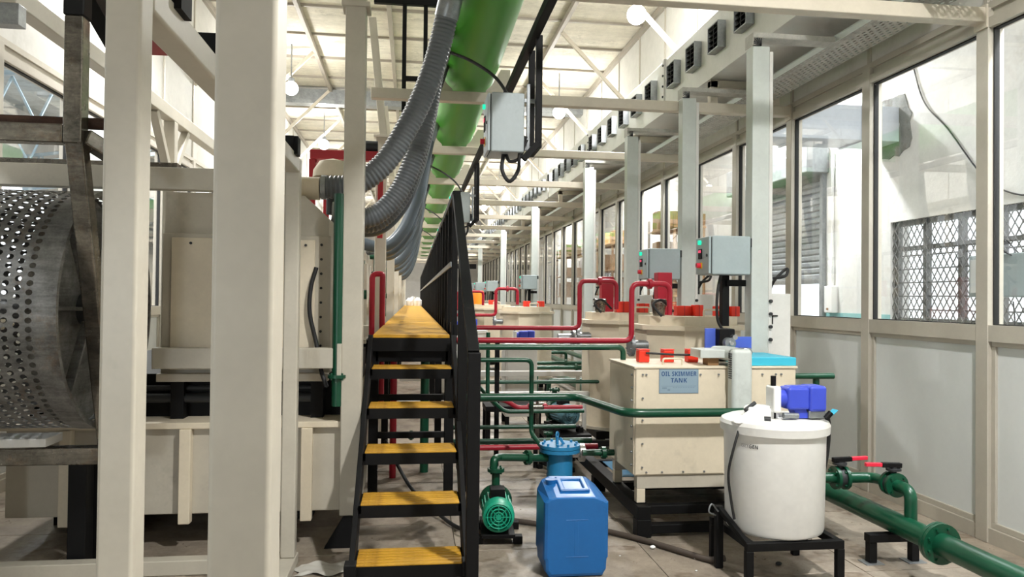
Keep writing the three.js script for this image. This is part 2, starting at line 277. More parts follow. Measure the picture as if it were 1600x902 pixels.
// the passage beyond the right partition: outer wall with barred window and part-raised roller shutter
function wallZ(name, x0, x1, top, holes, m) {       // wall along z with rectangular openings [zNear, zFar, y0, y1] in order of depth
  const L = []; let z = ZB;
  for (const [a, b, y0, y1] of holes) { L.push(bx(x0, x1, 0, top, a, z)); if (y0 > 0) L.push(bx(x0, x1, 0, y0, b, a)); L.push(bx(x0, x1, y1, top, b, a)); z = b; }
  L.push(bx(x0, x1, 0, top, ZF, z)); return struct(name, L, m);
}
const HOLES = [[-6.3, -8.57, 1.36, 2.58], [-10.15, -12.5, 0, 3.45], [-16.2, -17.6, 1.3, 2.5], [-21.5, -23.2, 1.3, 2.6], [-30, -32, 1.3, 2.6]];
{
  const w = wallZ('wall_outer', XO, XO + 0.25, YC + 0.2, HOLES, mt.plaster); w.userData.label = 'whitewashed outer wall of the side passage';
  part('dado', [bx(XO - 0.008, XO, 0, 1.45, -6.3, ZB), bx(XO - 0.008, XO, 0, 1.36, -8.57, -6.3), bx(XO - 0.008, XO, 0, 1.45, -10.15, -8.57), bx(XO - 0.008, XO, 0, 1.3, ZF, -12.5)], M('#8fc7c8', 0.7, 0, { map: wallMap }), w);
  const patch = []; const N = 26; for (let i = 0; i < N; i++) { const a = i / N * 6.2832, r = 1 + (rnd() - 0.5) * 0.22; const q = Math.pow(Math.pow(Math.abs(Math.cos(a)), 4) + Math.pow(Math.abs(Math.sin(a)), 4), -0.25); patch.push([Math.cos(a) * 0.36 * r * q, Math.sin(a) * 0.36 * r * q]); }
  part('cement_patch', extrude(patch, 0.012).rotateY(-Math.PI / 2).translate(XO, 3.74, -8.55), mt.cement, w);
  const roof = struct('ceiling', [bx(XR + 0.06, XO + 0.3, YC, YC + 0.2, ZF, ZB)], mt.upper); roof.userData.label = 'flat white ceiling of the side passage';
  HOLES.forEach(([a, b, y0, y1], i) => {
    if (i === 1) return;
    const win = struct('window_' + (i ? i + 1 : 1), [bx(XO + 0.06, XO + 0.12, y0, y0 + 0.06, b, a), bx(XO + 0.06, XO + 0.12, y1 - 0.06, y1, b, a), bx(XO + 0.06, XO + 0.12, y0, y1, a - 0.06, a), bx(XO + 0.06, XO + 0.12, y0, y1, b, b + 0.06)], mt.mesh);
    win.userData.label = ['steel framed window with diamond mesh nearest the camera', '', 'barred window beyond the shutter', 'small barred window further along', 'farthest barred window of the passage'][i];
    const n = 4; for (let k = 1; k < n; k++) { const z = a + (b - a) * k / n; part('window_bar', bx(XO + 0.04, XO + 0.11, y0, y1, z - 0.028, z + 0.028), mt.mesh, win); }
    part('window_bar', bx(XO + 0.05, XO + 0.11, y1 - 0.36, y1 - 0.31, b, a), mt.mesh, win);
    for (let y = y0 + 0.15; y < y1 - 0.4; y += 0.16) part('window_rod', bx(XO + 0.07, XO + 0.085, y, y + 0.014, b, a), mt.mesh, win);
    const L = [], st = i ? 0.13 : 0.1, H = y1 - y0, D = a - b;     // expanded-metal diamonds
    for (let s = -H * 0.7; s < D; s += st) for (const sg of [1, -1]) {
      let p0 = Math.max(0, s), p1 = Math.min(D, s + H * 0.7); if (p1 <= p0 + 0.02) continue;
      const f = p => (p - s) / 0.7; const q0 = sg > 0 ? y0 + f(p0) : y1 - f(p0), q1 = sg > 0 ? y0 + f(p1) : y1 - f(p1);
      L.push(bar([XO + 0.03, q0, a - p0], [XO + 0.03, q1, a - p1], 0.009, 0.009, 0));
    }
    part('diamond_mesh', L, mt.mesh, win);
  });
  const d = struct('door_1', [bx(XO - 0.06, XO + 0.02, 0, 3.5, -10.1, -10.02), bx(XO - 0.06, XO + 0.02, 0, 3.5, -12.58, -12.5)], mt.shutter); d.userData.label = 'roller shutter door raised partway above a bright gap';
  const prof = []; for (let y = 1.92; y < 3.5; y += 0.09) { prof.push([0, y], [0.02, y + 0.02], [0.02, y + 0.065], [0, y + 0.088]); }
  const back = prof.map(([a, b]) => [a - 0.006, b]).reverse();
  part('shutter_curtain', extrude([...prof.map(([a, b]) => [a, b]), ...back], 2.4).rotateY(Math.PI).translate(XO + 0.02, 0, -10.1), mt.shutter, d);
  part('shutter_hood', rb(XO - 0.34, XO, 3.42, 3.86, -12.7, -9.95, 0.02), mt.shutter, d);
  part('bottom_rail', rb(XO - 0.03, XO + 0.03, 1.86, 1.93, -12.5, -10.1), mt.galv, d);
}
solo('ventilation_duct', [rb(XR + 0.06, XO + 0.1, 3.54, 3.96, -8.9, -8.4, 0.008), bx(4.5, 4.54, 3.52, 3.98, -8.92, -8.38), bx(5.3, 5.34, 3.52, 3.98, -8.92, -8.38)], M('#dbe3ee', 0.4, 0.1, { map: wallMap }), 'pale bluish rectangular duct passing through a cement-patched hole in the outer wall', 'duct');
{
  const t = thing('switch_box', 'small off-white switch box with a conduit on the wall beside the shutter', 'switch box', null, [XO, 0, -9.82]);
  part('case', rb(-0.09, 0, 1.45, 1.82, -0.1, 0.1, 0.01), mt.polyWhite, t); part('conduit', pipe([[-0.03, 1.8, 0], [-0.03, 3.7, 0]], 0.018), mt.polyWhite, t); part('knob', cyl([-0.09, 1.5, 0], [-0.11, 1.5, 0], 0.015), mt.brown, t);
}
solo('wall_cable', cable([[XO - 0.012, 4.45, -8.17], [XO - 0.015, 3.9, -7.94], [XO - 0.012, 3.52, -7.57], [XO - 0.015, 2.85, -6.97], [XO - 0.012, 2.66, -6.6], [XO - 0.012, 2.62, -6.2]], 0.008, 40), mt.rubber, 'thin dark cable drooping diagonally across the whitewashed wall', 'cable');
{
  const t = thing('meter_board', 'grey meter board hung before the barred window with loose wires', 'meter board', null, [5.45, 0, -6.3]);
  part('cabinet', rb(-0.08, 0.08, 1.66, 2.06, -0.42, 0.32, 0.012), mt.boxGrey, t); part('cabinet_door', rb(-0.095, -0.08, 1.7, 2.02, -0.38, -0.05, 0.004), mt.panel, t);
  for (const z of [-0.4, 0.2]) part('bracket', bar([0.05, 1.7, z], [0.34, 1.7, z], 0.04, 0.04), mt.mesh, t);
  part('loose_wire', [cable([[-0.05, 2.02, 0.2], [-0.1, 2.16, 0.1], [-0.05, 2.2, 0.0], [-0.1, 2.08, 0.05], [-0.06, 2.02, 0.15]], 0.006, 40), cable([[-0.05, 1.62, 0.1], [-0.08, 1.4, 0.15], [-0.05, 1.2, 0.05]], 0.006)], mt.rubber, t);
}
// shelving with cartons far along the passage
function rack(z, label, n) {
  const t = thing('storage_rack', label, 'shelving', 'racks in the side passage', [5.35, 0, z]);
  for (const [x, d] of [[-0.3, -0.8], [0.3, -0.8], [-0.3, 0.8], [0.3, 0.8]]) part('upright', bar([x, 0, d], [x, 3.3, d], 0.05, 0.05), mt.brown, t);
  for (let k = 0; k < 5; k++) part('shelf', rb(-0.33, 0.33, 0.3 + k * 0.68, 0.34 + k * 0.68, -0.85, 0.85), mt.carton, t);
  for (let k = 1; k < 5; k++) for (let j = 0; j < 3; j++) if (rnd() > 0.25) {
    const h = 0.25 + rnd() * 0.25, c = -0.55 + j * 0.52, y = 0.342 + k * 0.68 - 0.68 + 0.68;
    solo('carton', [rb(-0.24, 0.24, 0, h, -0.2, 0.2, 0.006, 1), bx(-0.241, 0.241, h * 0.99, h + 0.002, -0.03, 0.03)], mt.carton, `brown carton on the ${ORD[k]} shelf of the ${ORD[n]} passage rack, ${['nearest', 'middle', 'farthest'][2 - j]} of the shelf`, 'carton', 'cartons on passage racks', [5.35, y + 0.001, z + c]);
  }
}
[-15, -19.6, -25.5].forEach((z, i) => rack(z, `brown storage rack with cartons behind the glass, ${ORD[i]} along the passage`, i));
// the neighbouring hall beyond the left partition
{
  const w = wallZ('wall_neighbour', XH - 0.25, XH, YC + 1.6, [[3, -4.5, 1.5, 5.2], [-5.5, -13, 1.5, 5.2], [-14, -21, 1.5, 5.2], [-22, -30, 1.5, 5.2]], mt.plaster); w.userData.label = 'far wall of the neighbouring hall';
  const r = struct('ceiling', [bx(XH - 0.3, XL - 0.06, YC + 1.4, YC + 1.6, ZF, ZB)], M('#cfdde6', 0.7, 0, { map: ceilMap })); r.userData.label = 'pale blue roof of the neighbouring hall';
  for (let k = 0; k < 8; k++) {
    const z = -2 - k * 4.2, L = [bar([XH, 5.1, z], [XL - 0.1, 6.1, z], 0.08, 0.1), bar([XH, 6.2, z], [XL - 0.1, 7.55, z], 0.08, 0.1)];
    for (let i = 0; i < 9; i++) { const x = XH + i * 1.07, y = 5.1 + i * 0.11; L.push(bar([x, y, z], [x + 0.53, y + 1.2, z], 0.05, 0.05), bar([x + 0.53, y + 1.2, z], [x + 1.07, y + 0.11, z], 0.05, 0.05)); }
    solo('roof_truss', L, mt.blueTruss, `bluish lattice roof truss of the neighbouring hall, ${ORD[k]} along`, 'roof truss', 'trusses of the neighbouring hall');
  }
  for (let k = 0; k < 5; k++) solo('support_pillar', rb(-0.25, 0.25, 0, YC + 1.4, -0.2, 0.2, 0.01), mt.upper, `white pillar of the neighbouring hall, ${ORD[k]} along`, 'pillar', 'pillars of the neighbouring hall', [-5.2, 0, -4 - k * 4.6]);
}
{ // cream runway beam along the left side with a braced post
  const t = thing('runway_beam', 'cream beam along the machine side with V braces on its post', 'beam', null, [-2.66, 0, 0]);
  part('beam', rb(-0.06, 0.06, 3.5, 3.64, -34, -5.3, 0.008), mt.cream, t); part('end_plate', rb(-0.08, 0.08, 3.36, 3.5, -5.4, -5.3, 0.004), mt.galv, t);
  for (const z of [-8.7, -16, -24]) { part('post', rb(-0.06, 0.06, 0, 3.5, z - 0.06, z + 0.06, 0.008), mt.cream, t); part('brace', bar([0, 2.9, z - 0.05], [0, 3.5, z - 0.55], 0.08, 0.08), mt.cream, t); part('brace', bar([0, 2.9, z + 0.05], [0, 3.5, z + 0.55], 0.08, 0.08), mt.cream, t); }
}
// lamps: glowing globe under a reflector, with a light of its size inside
function lamp(x, y, z, label, cd, col, group, top = YC) {
  const t = thing('bay_lamp', label, 'lamp', group, [x, y, z]);
  mesh('bulb', new THREE.SphereGeometry(0.13, 20, 14), mt.lamp, t).castShadow = false;
  part('reflector', lathe([[0.06, 0.12], [0.06, 0.18], [0.04, 0.2], [0, 0.2]], 24), mt.galv, t);
  part('stem', cyl([0, 0.19, 0], [0, top - y, 0], 0.012), mt.galv, t);
  const l = new THREE.SpotLight(col, cd, 0, 1.4, 0.75); l.shadow.radius = 6; l.castShadow = true; l.position.set(0, -0.16, 0); l.target.position.set(0, -3, 0); t.add(l); t.add(l.target); l.name = 'light'; l.target.name = 'aim';
  const g = new THREE.PointLight(col, cd * 0.14); g.shadow.radius = 6; g.castShadow = true; t.add(g); g.name = 'glow';
}
[-1.2, -9.85, -15.3, -20.8, -26.2, -32, -38].forEach((z, i) => lamp(i ? 2.95 : 2.0, 5.45, z, `round glowing lamp above the duct side, ${ORD[i]} from the camera end`, HALL_LAMP * (i ? 1 : 1.6), LAMP_WHITE, 'lamps over the duct side'));
[-8.6, -14.35, -19.55, -24.8, -30.2, -36].forEach((z, i) => lamp(-2.28, 5.45, z, `round glowing lamp above the machine side, ${ORD[i]} from the camera end`, HALL_LAMP * (i ? 1 : 0.7), LAMP_WHITE, 'lamps over the machine side'));
[-3, -10.5, -18.5, -28].forEach((z, i) => lamp(4.85, 5.7, z, `lamp hung in the side passage behind the glass, ${ORD[i]} along`, SIDE_LAMP, LAMP_COOL, 'lamps of the side passage'));
[-3, -10, -20].forEach((z, i) => lamp(-6.5, 7.2, z, `lamp of the neighbouring hall, ${ORD[i]} along`, SIDE_LAMP * 2.4, LAMP_COOL, 'lamps of the neighbouring hall', YC + 1.4));
{ // cool work light standing behind the camera: it throws the pipe shadows onto the lower panels of the partition
  const t = thing('work_light', 'cool white work light on a stand behind the camera', 'work light', null, [-2.45, 0, 2.5]); const dir = V(0.62, -0.05, -0.78).normalize(), c = V(0, 1.55, 0);
  const h = part('lamp_head', rb(-0.34, 0.34, -0.34, 0.34, -0.09, -0.005, 0.02), mt.dark, t, [0, 1.55, 0]); h.lookAt(t.position.clone().add(c).add(dir));
  mesh('lens', new THREE.BoxGeometry(0.6, 0.6, 0.006), new THREE.MeshStandardMaterial({ color: '#ffffff', emissive: LAMP_COOL, emissiveIntensity: 2 }), h);
  part('stand', cyl([0, 0.02, -0.02 + 0.14], [0, 1.3, 0.06], 0.02), mt.dark, t); for (let k = 0; k < 3; k++) part('leg', bar([0, 0.4, 0.1], [Math.cos(k * 2.094) * 0.4, 0.015, 0.1 + Math.sin(k * 2.094) * 0.4], 0.025, 0.025), mt.dark, t);
  const l = new THREE.RectAreaLight(WORK_COL, WORK_LIGHT, 0.6, 0.6); l.position.set(0, 1.55, 0).addScaledVector(dir, 0.02); t.add(l); l.lookAt(t.position.clone().add(c).addScaledVector(dir, 3)); l.name = 'light';
}

// ------------------------------------------------------------------ overhead steel: cross beams, columns, ducts, trays
for (let k = 0; k < 15; k++) {
  const z = barZ(k), t = thing('cross_beam', `cream steel beam across the hall under the green duct, ${ORD[k]} from the camera`, 'beam', 'cross beams over the hall', [0, 0, z]);
  part('beam', rb(-0.42, XR - 0.06, 3.5, 3.6, -0.05, 0.05, 0.008), mt.beam, t);
  part('end_plate', rb(XR - 0.075, XR - 0.06, 3.46, 3.62, -0.06, 0.06, 0.003, 1), mt.beam, t);
  for (const s of [-1, 1]) part('saddle', extrude(s < 0 ? [[0.12, 3.6], [0.36, 3.6], [0.355, 3.63], [0.3, 3.68], [0.21, 3.84], [0.12, 3.84]] : [[0.92, 3.6], [0.68, 3.6], [0.685, 3.63], [0.74, 3.68], [0.83, 3.84], [0.92, 3.84]], 0.02).translate(0, 0, -0.01), mt.beam, t);
  if (k > 0 && k < 12) for (const x of [3.0, 3.66]) part('duct_stool', [rb(x - 0.04, x + 0.04, 3.6, 3.83, -0.04, 0.04, 0.004, 1)], mt.beam, t);
  if (k > 0 && k < 12) part('stool_bar', rb(2.96, 3.7, 3.76, 3.835, -0.04, 0.04, 0.004, 1), mt.beam, t);
}
[-5.0, -9.0, -13.1, -17.2, -21.3, -25.4, -29.5, -33.6].forEach((z, i) => {
  const t = thing('support_column', i ? `cream steel column along the walkway, ${ORD[i]} from the camera` : 'cream steel column at the corner of the machine beside the stairs', 'column', 'columns along the walkway', [-0.385, 0, z]);
  part('column', rb(-0.065, 0.065, i ? 0 : 0.2, 3.5, -0.07, 0.07, 0.01), mt.cream, t);
  if (!i) part('column', rb(-0.065, 0.065, 3.5, 4.6, -0.07, 0.07, 0.01), mt.cream, t);
  part('cap_plate', rb(-0.09, 0.09, 3.47, 3.5, -0.09, 0.09, 0.003, 1), mt.cream, t);
  if (i) part('inclined_strut', bar([0.03, 3.4, 0], [-0.12, 4.85, 0.1], 0.09, 0.09), mt.cream, t);
  else part('lug', [rb(-0.09, -0.06, 1.08, 1.3, -0.03, 0.09, 0.004, 1)], mt.cream, t);
});
{ // the large green air main resting on the beams
  const t = thing('air_main', 'large bright green cylindrical air duct running along the hall overhead', 'duct', null, [0.52, 3.915, 0]);
  let z = -1.5; for (let k = 0; k < 9; k++) { part('duct_section', cyl([0, 0, z], [0, 0, z - 4.0], 0.29, 0.29, 48), mt.greenDuct, t);  z -= 4.0; }
  part('end_cap', cyl([0, 0, z], [0, 0, z - 0.05], 0.3, 0.3, 48), mt.greenDuct, t);
}
{ // white supply duct with black grilles along the partition
  const t = thing('supply_duct', 'long white rectangular supply duct with a row of black grilles', 'duct', null, [2.95, 3.84, 0]);
  const secs = []; for (let z = -4.8; z > -40; z -= 3.9) secs.push(z);
  const bg = geo(cyl([-0.014, 0, 0], [0, 0, 0], 0.014, 0.014, 8));
  secs.forEach((z, k) => {
    part('duct_section', rb(0, 0.72, 0, 0.62, z - 3.86, z, 0.006, 1), mt.whitePaint, t);
    if (k) { const fl = part('joint_flange', [rb(-0.018, 0.74, -0.018, 0.638, z - 0.0, z + 0.05, 0.004, 1)], mt.whitePaint, t); if (k < 3) for (let b = 0; b < 5; b++) mesh('bolt', bg, mt.dark, fl, [-0.016, 0.06 + b * 0.125, z + 0.025]); }
    for (let v = 0; v < 6; v++) {
      const zc = z - 0.38 - v * 0.615, far = zc < -16;
      const g = part('grille', [bx(-0.08, 0, 0.2, 0.212, zc - 0.13, zc + 0.13), bx(-0.08, 0, 0.448, 0.46, zc - 0.13, zc + 0.13), bx(-0.08, 0, 0.212, 0.448, zc - 0.13, zc - 0.12), bx(-0.08, 0, 0.212, 0.448, zc + 0.12, zc + 0.13)], mt.galv, t);
      part('grille_back', bx(-0.04, -0.001, 0.212, 0.448, zc - 0.12, zc + 0.12), mt.black, g);
      if (!far) part('grille_blade', [0.26, 0.31, 0.36, 0.41].map(y => bar([-0.056, y, zc - 0.118], [-0.056, y, zc + 0.118], 0.03, 0.006, 0)).concat(bx(-0.072, -0.04, 0.212, 0.448, zc - 0.006, zc + 0.006)), mt.black, g);
      else part('grille_blade', bx(-0.07, -0.04, 0.212, 0.448, zc - 0.118, zc + 0.118), mt.black, g);
    }
  });
}
{ // perforated cable tray along the partition, and its drops to the posts
  const t = thing('cable_tray', 'perforated metal cable tray running along the glazed partition', 'cable tray', null, [3.3, 3.66, 0]);
  part('tray_bed', perforated(110, 9, 0.3, 0.2, (u, v) => V(0.34 * v / 9, 0, -4.3 - 8.0 * u / 110)), mt.tray, t);
  part('tray_bed', bx(0, 0.34, -0.002, 0.002, -12.35, -40), mt.tray, t);
  part('tray_side', [bx(-0.004, 0, 0, 0.05, -4.3, -40), bx(0.34, 0.344, 0, 0.05, -4.3, -40), bx(-0.01, 0, 0.046, 0.05, -4.3, -40)], mt.post, t);
}
const POSTS = [[2.7, -5.65], [2.7, -7.2], [2.66, -9.0], [2.64, -11.2], [2.62, -16.2], [2.62, -22], [2.6, -29.5]];
POSTS.forEach(([x, z], i) => {
  const t = thing('cable_post', `pale grey cable riser post with elbow tray, ${ORD[i]} along the partition`, 'post', 'cable posts', [x, 0, z]);
  part('post', rb(-0.085, 0.055, 0, 3.6, -0.06, 0.06, 0.006), mt.post, t);
  part('post_lip', rb(0.055, 0.085, 0, 3.56, 0.035, 0.06, 0.004, 1), mt.whitePaint, t);
  const e = part('elbow_tray', [bx(-0.085, 0.6, 3.66, 3.664, -0.07, 0.07), bx(-0.085, 0.6, 3.664, 3.7, -0.074, -0.07), bx(-0.085, 0.6, 3.664, 3.7, 0.07, 0.074), bx(-0.09, -0.085, 3.6, 3.7, -0.07, 0.07)], mt.tray, t);
  if (i < 4) { part('elbow_rib', Array.from({ length: 7 }, (_, k) => { const a = k / 6 * Math.PI / 2; return bar([-0.02, 3.6, 0.066], [-0.02 - Math.cos(a) * 0.07, 3.6 + Math.sin(a) * 0.07, 0.066], 0.006, 0.006, 0); }), mt.dark, e);
    for (let b = 0; b < 4; b++) part('bolt', cyl([0.07, 1.3 + b * 0.1, 0.06], [0.07, 1.3 + b * 0.1, 0.08], 0.014, 0.014, 8), mt.dark, t);
    part('junction_cover', rb(0.1, 0.26, 1.0, 1.66, -0.2, 0.02, 0.006), mt.whitePaint, t);
    part('cover_clip', [bx(0.1, 0.15, 1.48, 1.49, 0.02, 0.03), bx(0.1, 0.11, 1.42, 1.49, 0.02, 0.03)], mt.black, t);
    part('cable_loop', cable([[0.12, 1.66, -0.08], [0.16, 1.78, -0.03], [0.24, 1.86, 0], [0.2, 1.8, 0.05], [0.12, 1.78, 0]], 0.012, 30), mt.rubber, t);
  }
});
{ // black hanging rail with its control boxes over the walkway
  const r = thing('hanging_rail', 'long black square tube slung under the cross beams beside the green duct', 'rail', null, [0.83, 0, 0]);
  part('rail', rb(-0.03, 0.03, 3.43, 3.5, -40, -3.2, 0.006, 1), mt.black, r);
}
function controlBox(name, label, group, pos, sx, sy, sz, grey) {     // door looks towards -x
  const t = thing(name, label, 'control box', group, pos), m = grey ? mt.boxGrey : mt.box;
  part('enclosure', rb(0, sx, 0, sy, -sz, 0, 0.012), m, t);
  const d = part('door', rb(-0.026, -0.006, 0.006, sy - 0.006, -sz + 0.006, -0.006, 0.006), m, t);
  part('door_seal', bx(-0.006, 0, 0.012, sy - 0.012, -sz + 0.012, -0.012), mt.gasket, d);
  const zc = -sz * 0.62;
  part('indicator_light', cyl([-0.045, sy * 0.85, zc], [-0.026, sy * 0.85, zc], 0.018, 0.018, 14), mt.ledGreen, d);
  part('display', rb(-0.034, -0.026, sy * 0.42, sy * 0.68, zc - 0.035, zc + 0.035, 0.003, 1), mt.black, d);
  part('readout', bx(-0.0355, -0.034, sy * 0.58, sy * 0.65, zc - 0.025, zc + 0.025), mt.ledRed, d);
  part('switch_plate', bx(-0.03, -0.026, sy * 0.17, sy * 0.32, zc - 0.035, zc + 0.035), mt.yellowKnob, d);
  part('switch_knob', cyl([-0.06, sy * 0.25, zc], [-0.03, sy * 0.25, zc], 0.02, 0.02, 12), mt.redGrip, d);
  part('latch', cyl([-0.032, sy * 0.5, -0.04], [-0.026, sy * 0.5, -0.04], 0.012, 0.012, 10), mt.dark, d);
  return t;
}
[-5.25, -10.3, -15.4, -20.5].forEach((z, i) => {
  const t = controlBox('hanging_control_box', ['pale grey control box hung over the walkway, nearest and largest', 'pale grey control box hung beside the railing top, second', 'third hanging grey control box far along the green duct', 'fourth hanging grey control box, farthest'][i], 'control boxes hung from the black rail', [0.53, 2.63, z], 0.235, 0.42, 0.3);
  part('hanger_loop', [bar([0.33, 0.82, 0.03], [0.33, 0.06, 0.03], 0.045, 0.045), bar([0.33, 0.82, -0.3], [0.33, 0.06, -0.3], 0.045, 0.045), bar([0.33, 0.06, 0.05], [0.22, -0.06, 0.05], 0.045, 0.045), bar([0.33, 0.05, 0.05], [0.33, 0.05, -0.32], 0.045, 0.045)], mt.black, t);
  part('mounting_strut', [bar([0.27, 0.5, -0.06], [0.27, 0.0, -0.06], 0.025, 0.025), bar([0.235, 0.38, -0.06], [0.33, 0.38, -0.06], 0.02, 0.03), bar([0.235, 0.04, -0.06], [0.33, 0.04, -0.06], 0.02, 0.03)], mt.galv, t);
  part('cable', [cable([[0.1, 0, -0.1], [0.09, -0.12, -0.08], [0.14, -0.2, -0.05], [0.2, -0.12, -0.05], [0.21, 0, -0.04], [0.25, 0.12, -0.03]], 0.014, 40), cable([[0.12, 0, -0.1], [0.14, -0.05, -0.08], [0.2, -0.04, -0.06], [0.26, 0.1, -0.05]], 0.012, 24)], mt.rubber, t);
  part('feed_cable', cable([[0.14, 0.42, -0.12], [0.05, 0.56, -0.16], [-0.12, 0.72, -0.3], [-0.3, 0.84, -0.45], [-0.36, 0.9, -0.5]], 0.012, 30), mt.rubber, t);
});
{ // black hanger frame above the duct
  const t = thing('hanger_frame', 'black ladder-like hanger frame overhead beside the green duct', 'hanger frame', null, [0, 0, -8]);
  part('top_bar', rb(-0.44, 0.9, 4.68, 4.75, -0.03, 0.03, 0.004, 1), mt.black, t);
  for (const x of [-0.12, 0.1]) part('hanger', rb(x - 0.022, x + 0.022, 3.55, 4.68, -0.02, 0.02, 0.004, 1), mt.black, t);
  part('rung', rb(-0.1, 0.08, 3.88, 3.93, -0.018, 0.018, 0.004, 1), mt.black, t);
  part('suspension_rod', [cyl([-0.4, 4.75, 0], [-0.4, YC - 0.05, 0], 0.012), cyl([0.85, 4.75, 0], [0.85, YC - 0.05, 0], 0.012)], mt.black, t);
}

// ------------------------------------------------------------------ flexible suction hoses from the machines up to the green duct
function hose(z0, label, i) {
  const corr = i < 3, y0 = i ? 2.26 : 2.35;
  const c = new THREE.CatmullRomCurve3(i ? [V(-0.62, y0, z0), V(-0.48, y0 - 0.04, z0), V(-0.32, y0 - 0.02, z0 - 0.03), V(-0.14, y0 + 0.16, z0 - 0.06), V(0.0, y0 + 0.48, z0 - 0.08), V(0.1, y0 + 0.88, z0 - 0.08), V(0.16, y0 + 1.24, z0 - 0.05), V(0.21, y0 + 1.46, z0 - 0.02)] : [V(-0.62, y0, z0), V(-0.42, y0 + 0.02, z0), V(-0.22, y0 + 0.17, z0 - 0.02), V(-0.04, y0 + 0.47, z0 - 0.04), V(0.08, y0 + 0.74, z0 - 0.04), V(0.16, y0 + 1.0, z0 - 0.03), V(0.21, y0 + 1.22, z0), V(0.25, y0 + 1.4, z0 + 0.05)]);
  const L = c.getLength(), pitch = 0.029, n = corr ? Math.round(L / pitch) * 4 : 60;
  const P = c.getSpacedPoints(n), t = thing('flexible_hose', label, 'hose', 'suction hoses', [0, 0, 0]);
  part('hose_body', sweepPts(P, s => 0.069 + (corr ? 0.013 * Math.pow(Math.abs(Math.cos(s / pitch * Math.PI)), 0.6) : 0.006), 24, true, corr), corr ? mt.hose : mt.hoseSmooth, t);
  part('duct_stub', cyl(i ? [0.165, y0 + 1.3, z0 - 0.05] : [0.21, y0 + 1.22, z0], i ? [0.24, y0 + 1.53, z0] : [0.265, y0 + 1.46, z0 + 0.07], 0.084, 0.084, 24), i % 2 ? mt.dark : mt.galv, t);
  part('clamp', cyl([-0.63, y0, z0], [-0.6, y0, z0], 0.084, 0.084, 24), mt.galv, t);
}
[-5.3, -6.05, -6.5, -6.95, -9.4, -10.5, -11.4, -13.8, -14.5, -16.2, -18.6, -19.4, -22, -22.7, -25].forEach((z, i) => hose(z, i ? `grey suction hose sweeping up to the green duct, ${ORD[i]} from the camera` : 'ribbed grey suction hose nearest the camera, from the cream port', i));

// ------------------------------------------------------------------ machines on the left
function machine(zf, i) {
  const t = thing('washing_machine', i ? `cream washing machine cabinet along the walkway, ${ORD[i]} from the camera` : 'cream washing machine cabinet over a ribbed tank behind the perforated drum', 'machine', 'washing machines', [0, 0, zf]);
  const d = -3.0, xr = i ? -0.62 : -0.33, xl = i ? -2.46 : -1.6;
  const tank = part('lower_tank', rb(-2.46, xr, 0.22, 0.78, d, 0, 0.008), mt.creamDull, t);
  for (const x of i ? [-0.8] : [-2.1, -1.4, -0.66]) part('rib', rb(x - 0.035, x + 0.035, 0.17, 0.76, -0.01, 0.055, 0.006), mt.creamTank, tank);
  part('tank_rim', rb(-2.5, xr, 0.76, 0.8, d, 0.04, 0.006), mt.creamTank, tank);
  part('chassis', [bx(-2.44, -0.48, 0.8, 1.08, d, -0.24), bx(-2.44, -2.34, 0, 0.22, d, -0.6), bx(-0.8, -0.7, 0, 0.22, d, -0.6), ...[-2.3, -1.5, -0.62].map(x => bx(x - 0.04, x + 0.04, 0.8, 1.08, -0.25, -0.12))], mt.black, t);
  part('chassis_pipe', [pipe([[-2.4, 0.93, -0.16], [-0.6, 0.93, -0.16]], 0.03), pipe([[-2.4, 0.99, -0.2], [-0.62, 0.99, -0.2]], 0.02)], mt.dark, t);
  const cab = part('cabinet', rb(xl, -0.54, 1.09, 2.0, d, -0.1, 0.008), mt.creamDull, t);
  part('hood', extrude([[xl, 2.0], [-0.56, 2.0], [-0.56, 2.12], [-0.72, 2.27], [xl, 2.27]], 2.85).translate(0, 0, d), mt.creamDull, t);
  part('front_panel', rb(xl + 0.06, -0.64, 1.12, 1.97, -0.1, -0.085, 0.004), mt.creamTank, cab);
  const bg = geo(cyl([0, 0, -0.002], [0, 0, 0.008], 0.009, 0.009, 8)); for (let k = 0; k < 9; k++) mesh('bolt', bg, mt.dark, cab, [-0.6, 1.18 + k * 0.095, -0.1]);
  for (let k = 0; k < 5; k++) mesh('bolt', bg, mt.dark, cab, [-0.7 - k * 0.18, 1.935, -0.085]);
  part('mid_rail', rb(xl, -0.45, 1.14, 1.27, -0.02, 0.07, 0.006), mt.cream, t);
  part('flange_strip', rb(xl, -0.54, 1.05, 1.1, -0.1, -0.02, 0.004), mt.creamDull, t);
}
[-5.0, -9.0, -13.1, -17.2, -21.3].forEach((z, i) => machine(z, i));
